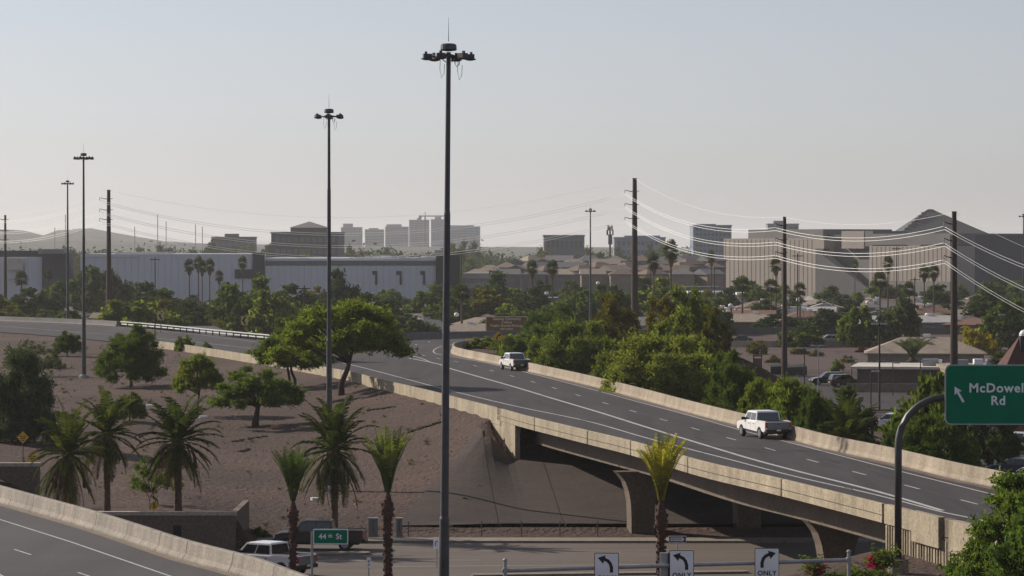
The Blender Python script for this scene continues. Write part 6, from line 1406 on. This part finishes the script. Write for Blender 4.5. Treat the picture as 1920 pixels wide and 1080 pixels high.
lotlamp(1650, 400, 607, 'tall dark lot lamp in front of the white-roofed building', thin=.13); lotlamp(1634, 372, 696, 'short lot lamp left of the tall dark lamp', 1); lotlamp(1675, 440, 680, 'thin brown pole lamp at the white-roofed building', 1); lotlamp(1598, 480, 673, 'thin brown lamp beside the white roof corner'); lotlamp(1727, 445, 676, 'thin brown lamp right of the pom-pom palm', 1); lotlamp(1873, 440, 590, 'dark slender pole lamp above the green sign', 1); lotlamp(290, 486, 588, 'dark twin post beside the left chevron', 1)
for px, Y, tp in ((570, 640, 535), (735, 900, 560), (1020, 820, 560), (1496, 760, 475), (1682, 860, 462), (1372, 800, 560), (1310, 840, 545), (865, 900, 470), (290, 800, 482), (1716, 800, 520), (1340, 900, 500), (1220, 900, 500), (935, 860, 505)):
    p = W(px, 0, Y); h = W(0, tp, Y).z; t = thing('utility_pole', 'thin wooden utility pole %s' % where(px), 'utility pole', (p.x, p.y, 0)); MB().tube([(0, 0, 0), (0, 0, h)], [.17, .12], 7).build('pole', M['bark'], t); MB().mm((-1.2, -.1, h - .7), (1.2, .1, h - .5)).build('cross_arm', M['bark'], t)
for px, py, Y in ((1476, 560, 800), (1497, 562, 800), (1506, 580, 780), (1627, 567, 830), (1738, 591, 760), (1832, 588, 790), (1080, 582, 750), (1025, 550, 850), (812, 568, 800), (1238, 566, 780), (1307, 568, 790), (1370, 573, 760), (534, 609, 640), (856, 590, 720), (1368, 637, 655), (872, 573, 760), (1121, 531, 930)):  # white globes on poles added to stand in for round sun glints
    p = W(px, py, Y); t = thing('glint_globe', 'white glint globe on a pole, %s, %s' % (depthw(Y), where(px)), 'street lamp', (p.x, p.y, 0)); MB().tube([(0, 0, 0), (0, 0, p.z - .3)], .05, 6).build('pole', M['rust'], t)
    MB().lathe([(.05, -.5), (.42, -.35), (.56, 0), (.42, .35), (.05, .5)], 12, (0, 0, p.z)).build('globe', M['white'], t, smooth=True)
# radio masts far away
for px, tp in ((295, 402), (122, 402), (102, 426), (252, 425), (366, 421), (379, 425), (311, 415), (1186, 420)):
    p = W(px, 0, 4000); h = W(0, tp, 4000).z; t = thing('radio_mast', 'hair-thin distant radio mast %s' % where(px), 'radio mast', (p.x, p.y, 0)); MB().tube([(0, 0, 0), (0, 0, h)], .5, 5).build('pole', mdk, t)

# ------------------------------------------------------------------ hills and far tree belt
def ridge(name, pts, Y, depth, mt, seed, base=-2):
    P = catmull([W(px, py, Y) for px, py in pts], 40); m = MB(); n = len(P); rows = 9; rr = random.Random(seed)
    for j in range(rows):
        f = j / (rows - 1)
        for i, p in enumerate(P):
            hh = (p.z - base) * math.sin(min(1, f * 1.0) * math.pi / 2) ** 1.1
            m.v.append((p.x + rr.uniform(-6, 6), Y - depth * (1 - f) + rr.uniform(-12, 12), base + hh * (1 if j == rows - 1 else rr.uniform(.92, 1.04))))
    for i, p in enumerate(P): m.v.append((p.x, Y + depth, base))
    for j in range(rows):
        for i in range(n - 1): a = j * n + i; m.f.append((a, a + 1, a + n + 1, a + n)); m.m.append(0)
    o = m.build(name, mt, smooth=True); return struct(o)
mh = pm('hill_scrub', (.13, .115, .10), (.095, .088, .078), .01, .95, fine=.05, coord='World')
ridge('hills', [(-120, 440), (0, 430), (45, 432), (85, 443), (110, 447), (130, 440), (145, 429), (175, 428), (200, 434), (250, 443), (310, 452), (420, 458), (560, 464)], 5600, 1000, mh, 1)
ridge('hills', [(-120, 452), (0, 449), (80, 453), (160, 451), (300, 456), (420, 457), (700, 462), (1000, 463), (1400, 464), (2100, 462)], 4600, 600, pm('low_hill', (.085, .08, .068), (.06, .062, .05), .01, .95, fine=.05, coord='World'), 2)
cl = [(W(px, 0, Y).x, Y, random.uniform(3, 9), random.uniform(9, 18), .6) for px, Y in [(random.uniform(-60, 930), random.uniform(1700, 3200)) for _ in range(330)] + [(random.uniform(900, 2000), random.uniform(1500, 3000)) for _ in range(160)]]
o = bpy.data.objects.new('far_wood', leaf_cloud(cl, 60000, 1.0, M['leaf_dark'], 'far_wood', 0, .2, 1.2, 77)); COL.objects.link(o); o['kind'] = 'stuff'
# loose stones on the hillside
r_ = np.random.default_rng(5); m = MB()
for k in range(2600):
    x = r_.uniform(-55, -1); y = r_.uniform(230, 430)
    if y > float(ye(x)) - 2: continue
    z = Hs(x, y); s_ = r_.uniform(.05, .17); a = r_.uniform(0, 3)
    v = [(x + s_ * math.cos(a + q * 1.57), y + s_ * math.sin(a + q * 1.57), z - .03) for q in range(4)] + [(x + s_ * .2, y, z + s_ * .8)]
    m.add(v, [(0, 1, 4), (1, 2, 4), (2, 3, 4), (3, 0, 4)])
o = m.build('loose_stones', pm('stone', (.19, .14, .12), (.13, .10, .085), 1, .9, coord='World'), fix=False); o['kind'] = 'stuff'

wc_ = []
for k in range(420):
    rk = random.Random(k); x = rk.uniform(-70, -2); y = rk.uniform(226, 470)
    if y < float(ye(x)) - 3: wc_.append((x, y, Hs(x, y) + .12, rk.uniform(.12, .42), .7))
o = bpy.data.objects.new('dry_weeds', leaf_cloud(wc_, 9000, .09, leafmat('dry_weed', (.15, .125, .06), (.09, .085, .035), .3), 'dry_weeds', -.3, .1, 4, 5)); COL.objects.link(o); o['kind'] = 'stuff'
m = MB(); rr2 = random.Random(8)
for (xa, ya, xb, yb, n) in ((765, 811, 832, 790, 90), (448, 848, 466, 843, 26), (200, 700, 300, 690, 60), (600, 700, 650, 690, 40), (430, 830, 500, 818, 30), (690, 770, 760, 760, 30)):
    for k in range(n):
        f = rr2.random(); p = TG(xa + (xb - xa) * f, ya + (yb - ya) * f + rr2.uniform(-1.2, 1.2)); m.box((p.x, p.y, p.z + .02), (rr2.uniform(.1, .35), rr2.uniform(.1, .3), rr2.uniform(.08, .2)), rr2.uniform(0, 3))
o = m.build('rubble_rill', pm('dark_rubble', (.035, .026, .022), None, 1, .95), fix=False); o['kind'] = 'stuff'

# ------------------------------------------------------------------ labels made single
for k_, pr in PR.items():
    if pr.name not in PROTO_USED:
        for c in list(pr.children): bpy.data.objects.remove(c, do_unlink=True)
        bpy.data.objects.remove(pr, do_unlink=True)
by = {}
bpy.context.view_layer.update()
for o in ALL:
    if 'label' in o: by.setdefault(o['label'], []).append(o)
ordn = ['leftmost', 'second from the left', 'third from the left', 'fourth from the left', 'fifth from the left', 'sixth from the left', 'seventh from the left', 'eighth from the left', 'ninth from the left', 'tenth from the left', 'eleventh from the left', 'twelfth from the left']
for lb, L in by.items():
    if len(L) > 1:
        L.sort(key=lambda o: o.location.x / max(o.location.y, 1))
        for i, o in enumerate(L): o['label'] = ('%s, %s' % (lb.replace('middle distance', 'mid distance'), 'rightmost' if i == len(L) - 1 else ordn[min(i, 11)]))
for o in ALL:
    lb = o.get('label', '')
    if len(lb.split()) > 16: o['label'] = lb.replace(' on a pole', '').replace(', middle distance', '').replace(', mid distance', '')
for o in list(bpy.data.objects):
    for k_ in ('dims', 'px'):
        if k_ in o: del o[k_]


# ---- final haze
hz = MB().mm((-21000, -500, -3), (21000, 21000, 130)).build('haze', [], fix=False)
m_, n_ = nodes('haze_air'); o_ = n_.nodes.new('ShaderNodeOutputMaterial'); v_ = n_.nodes.new('ShaderNodeVolumePrincipled')
v_.inputs['Color'].default_value = (0.96, 0.96, 0.97, 1); v_.inputs['Density'].default_value = HAZE; v_.inputs['Anisotropy'].default_value = 0.3
n_.links.new(v_.outputs[0], o_.inputs['Volume']); hz.data.materials.append(m_); hz['kind'] = 'stuff'
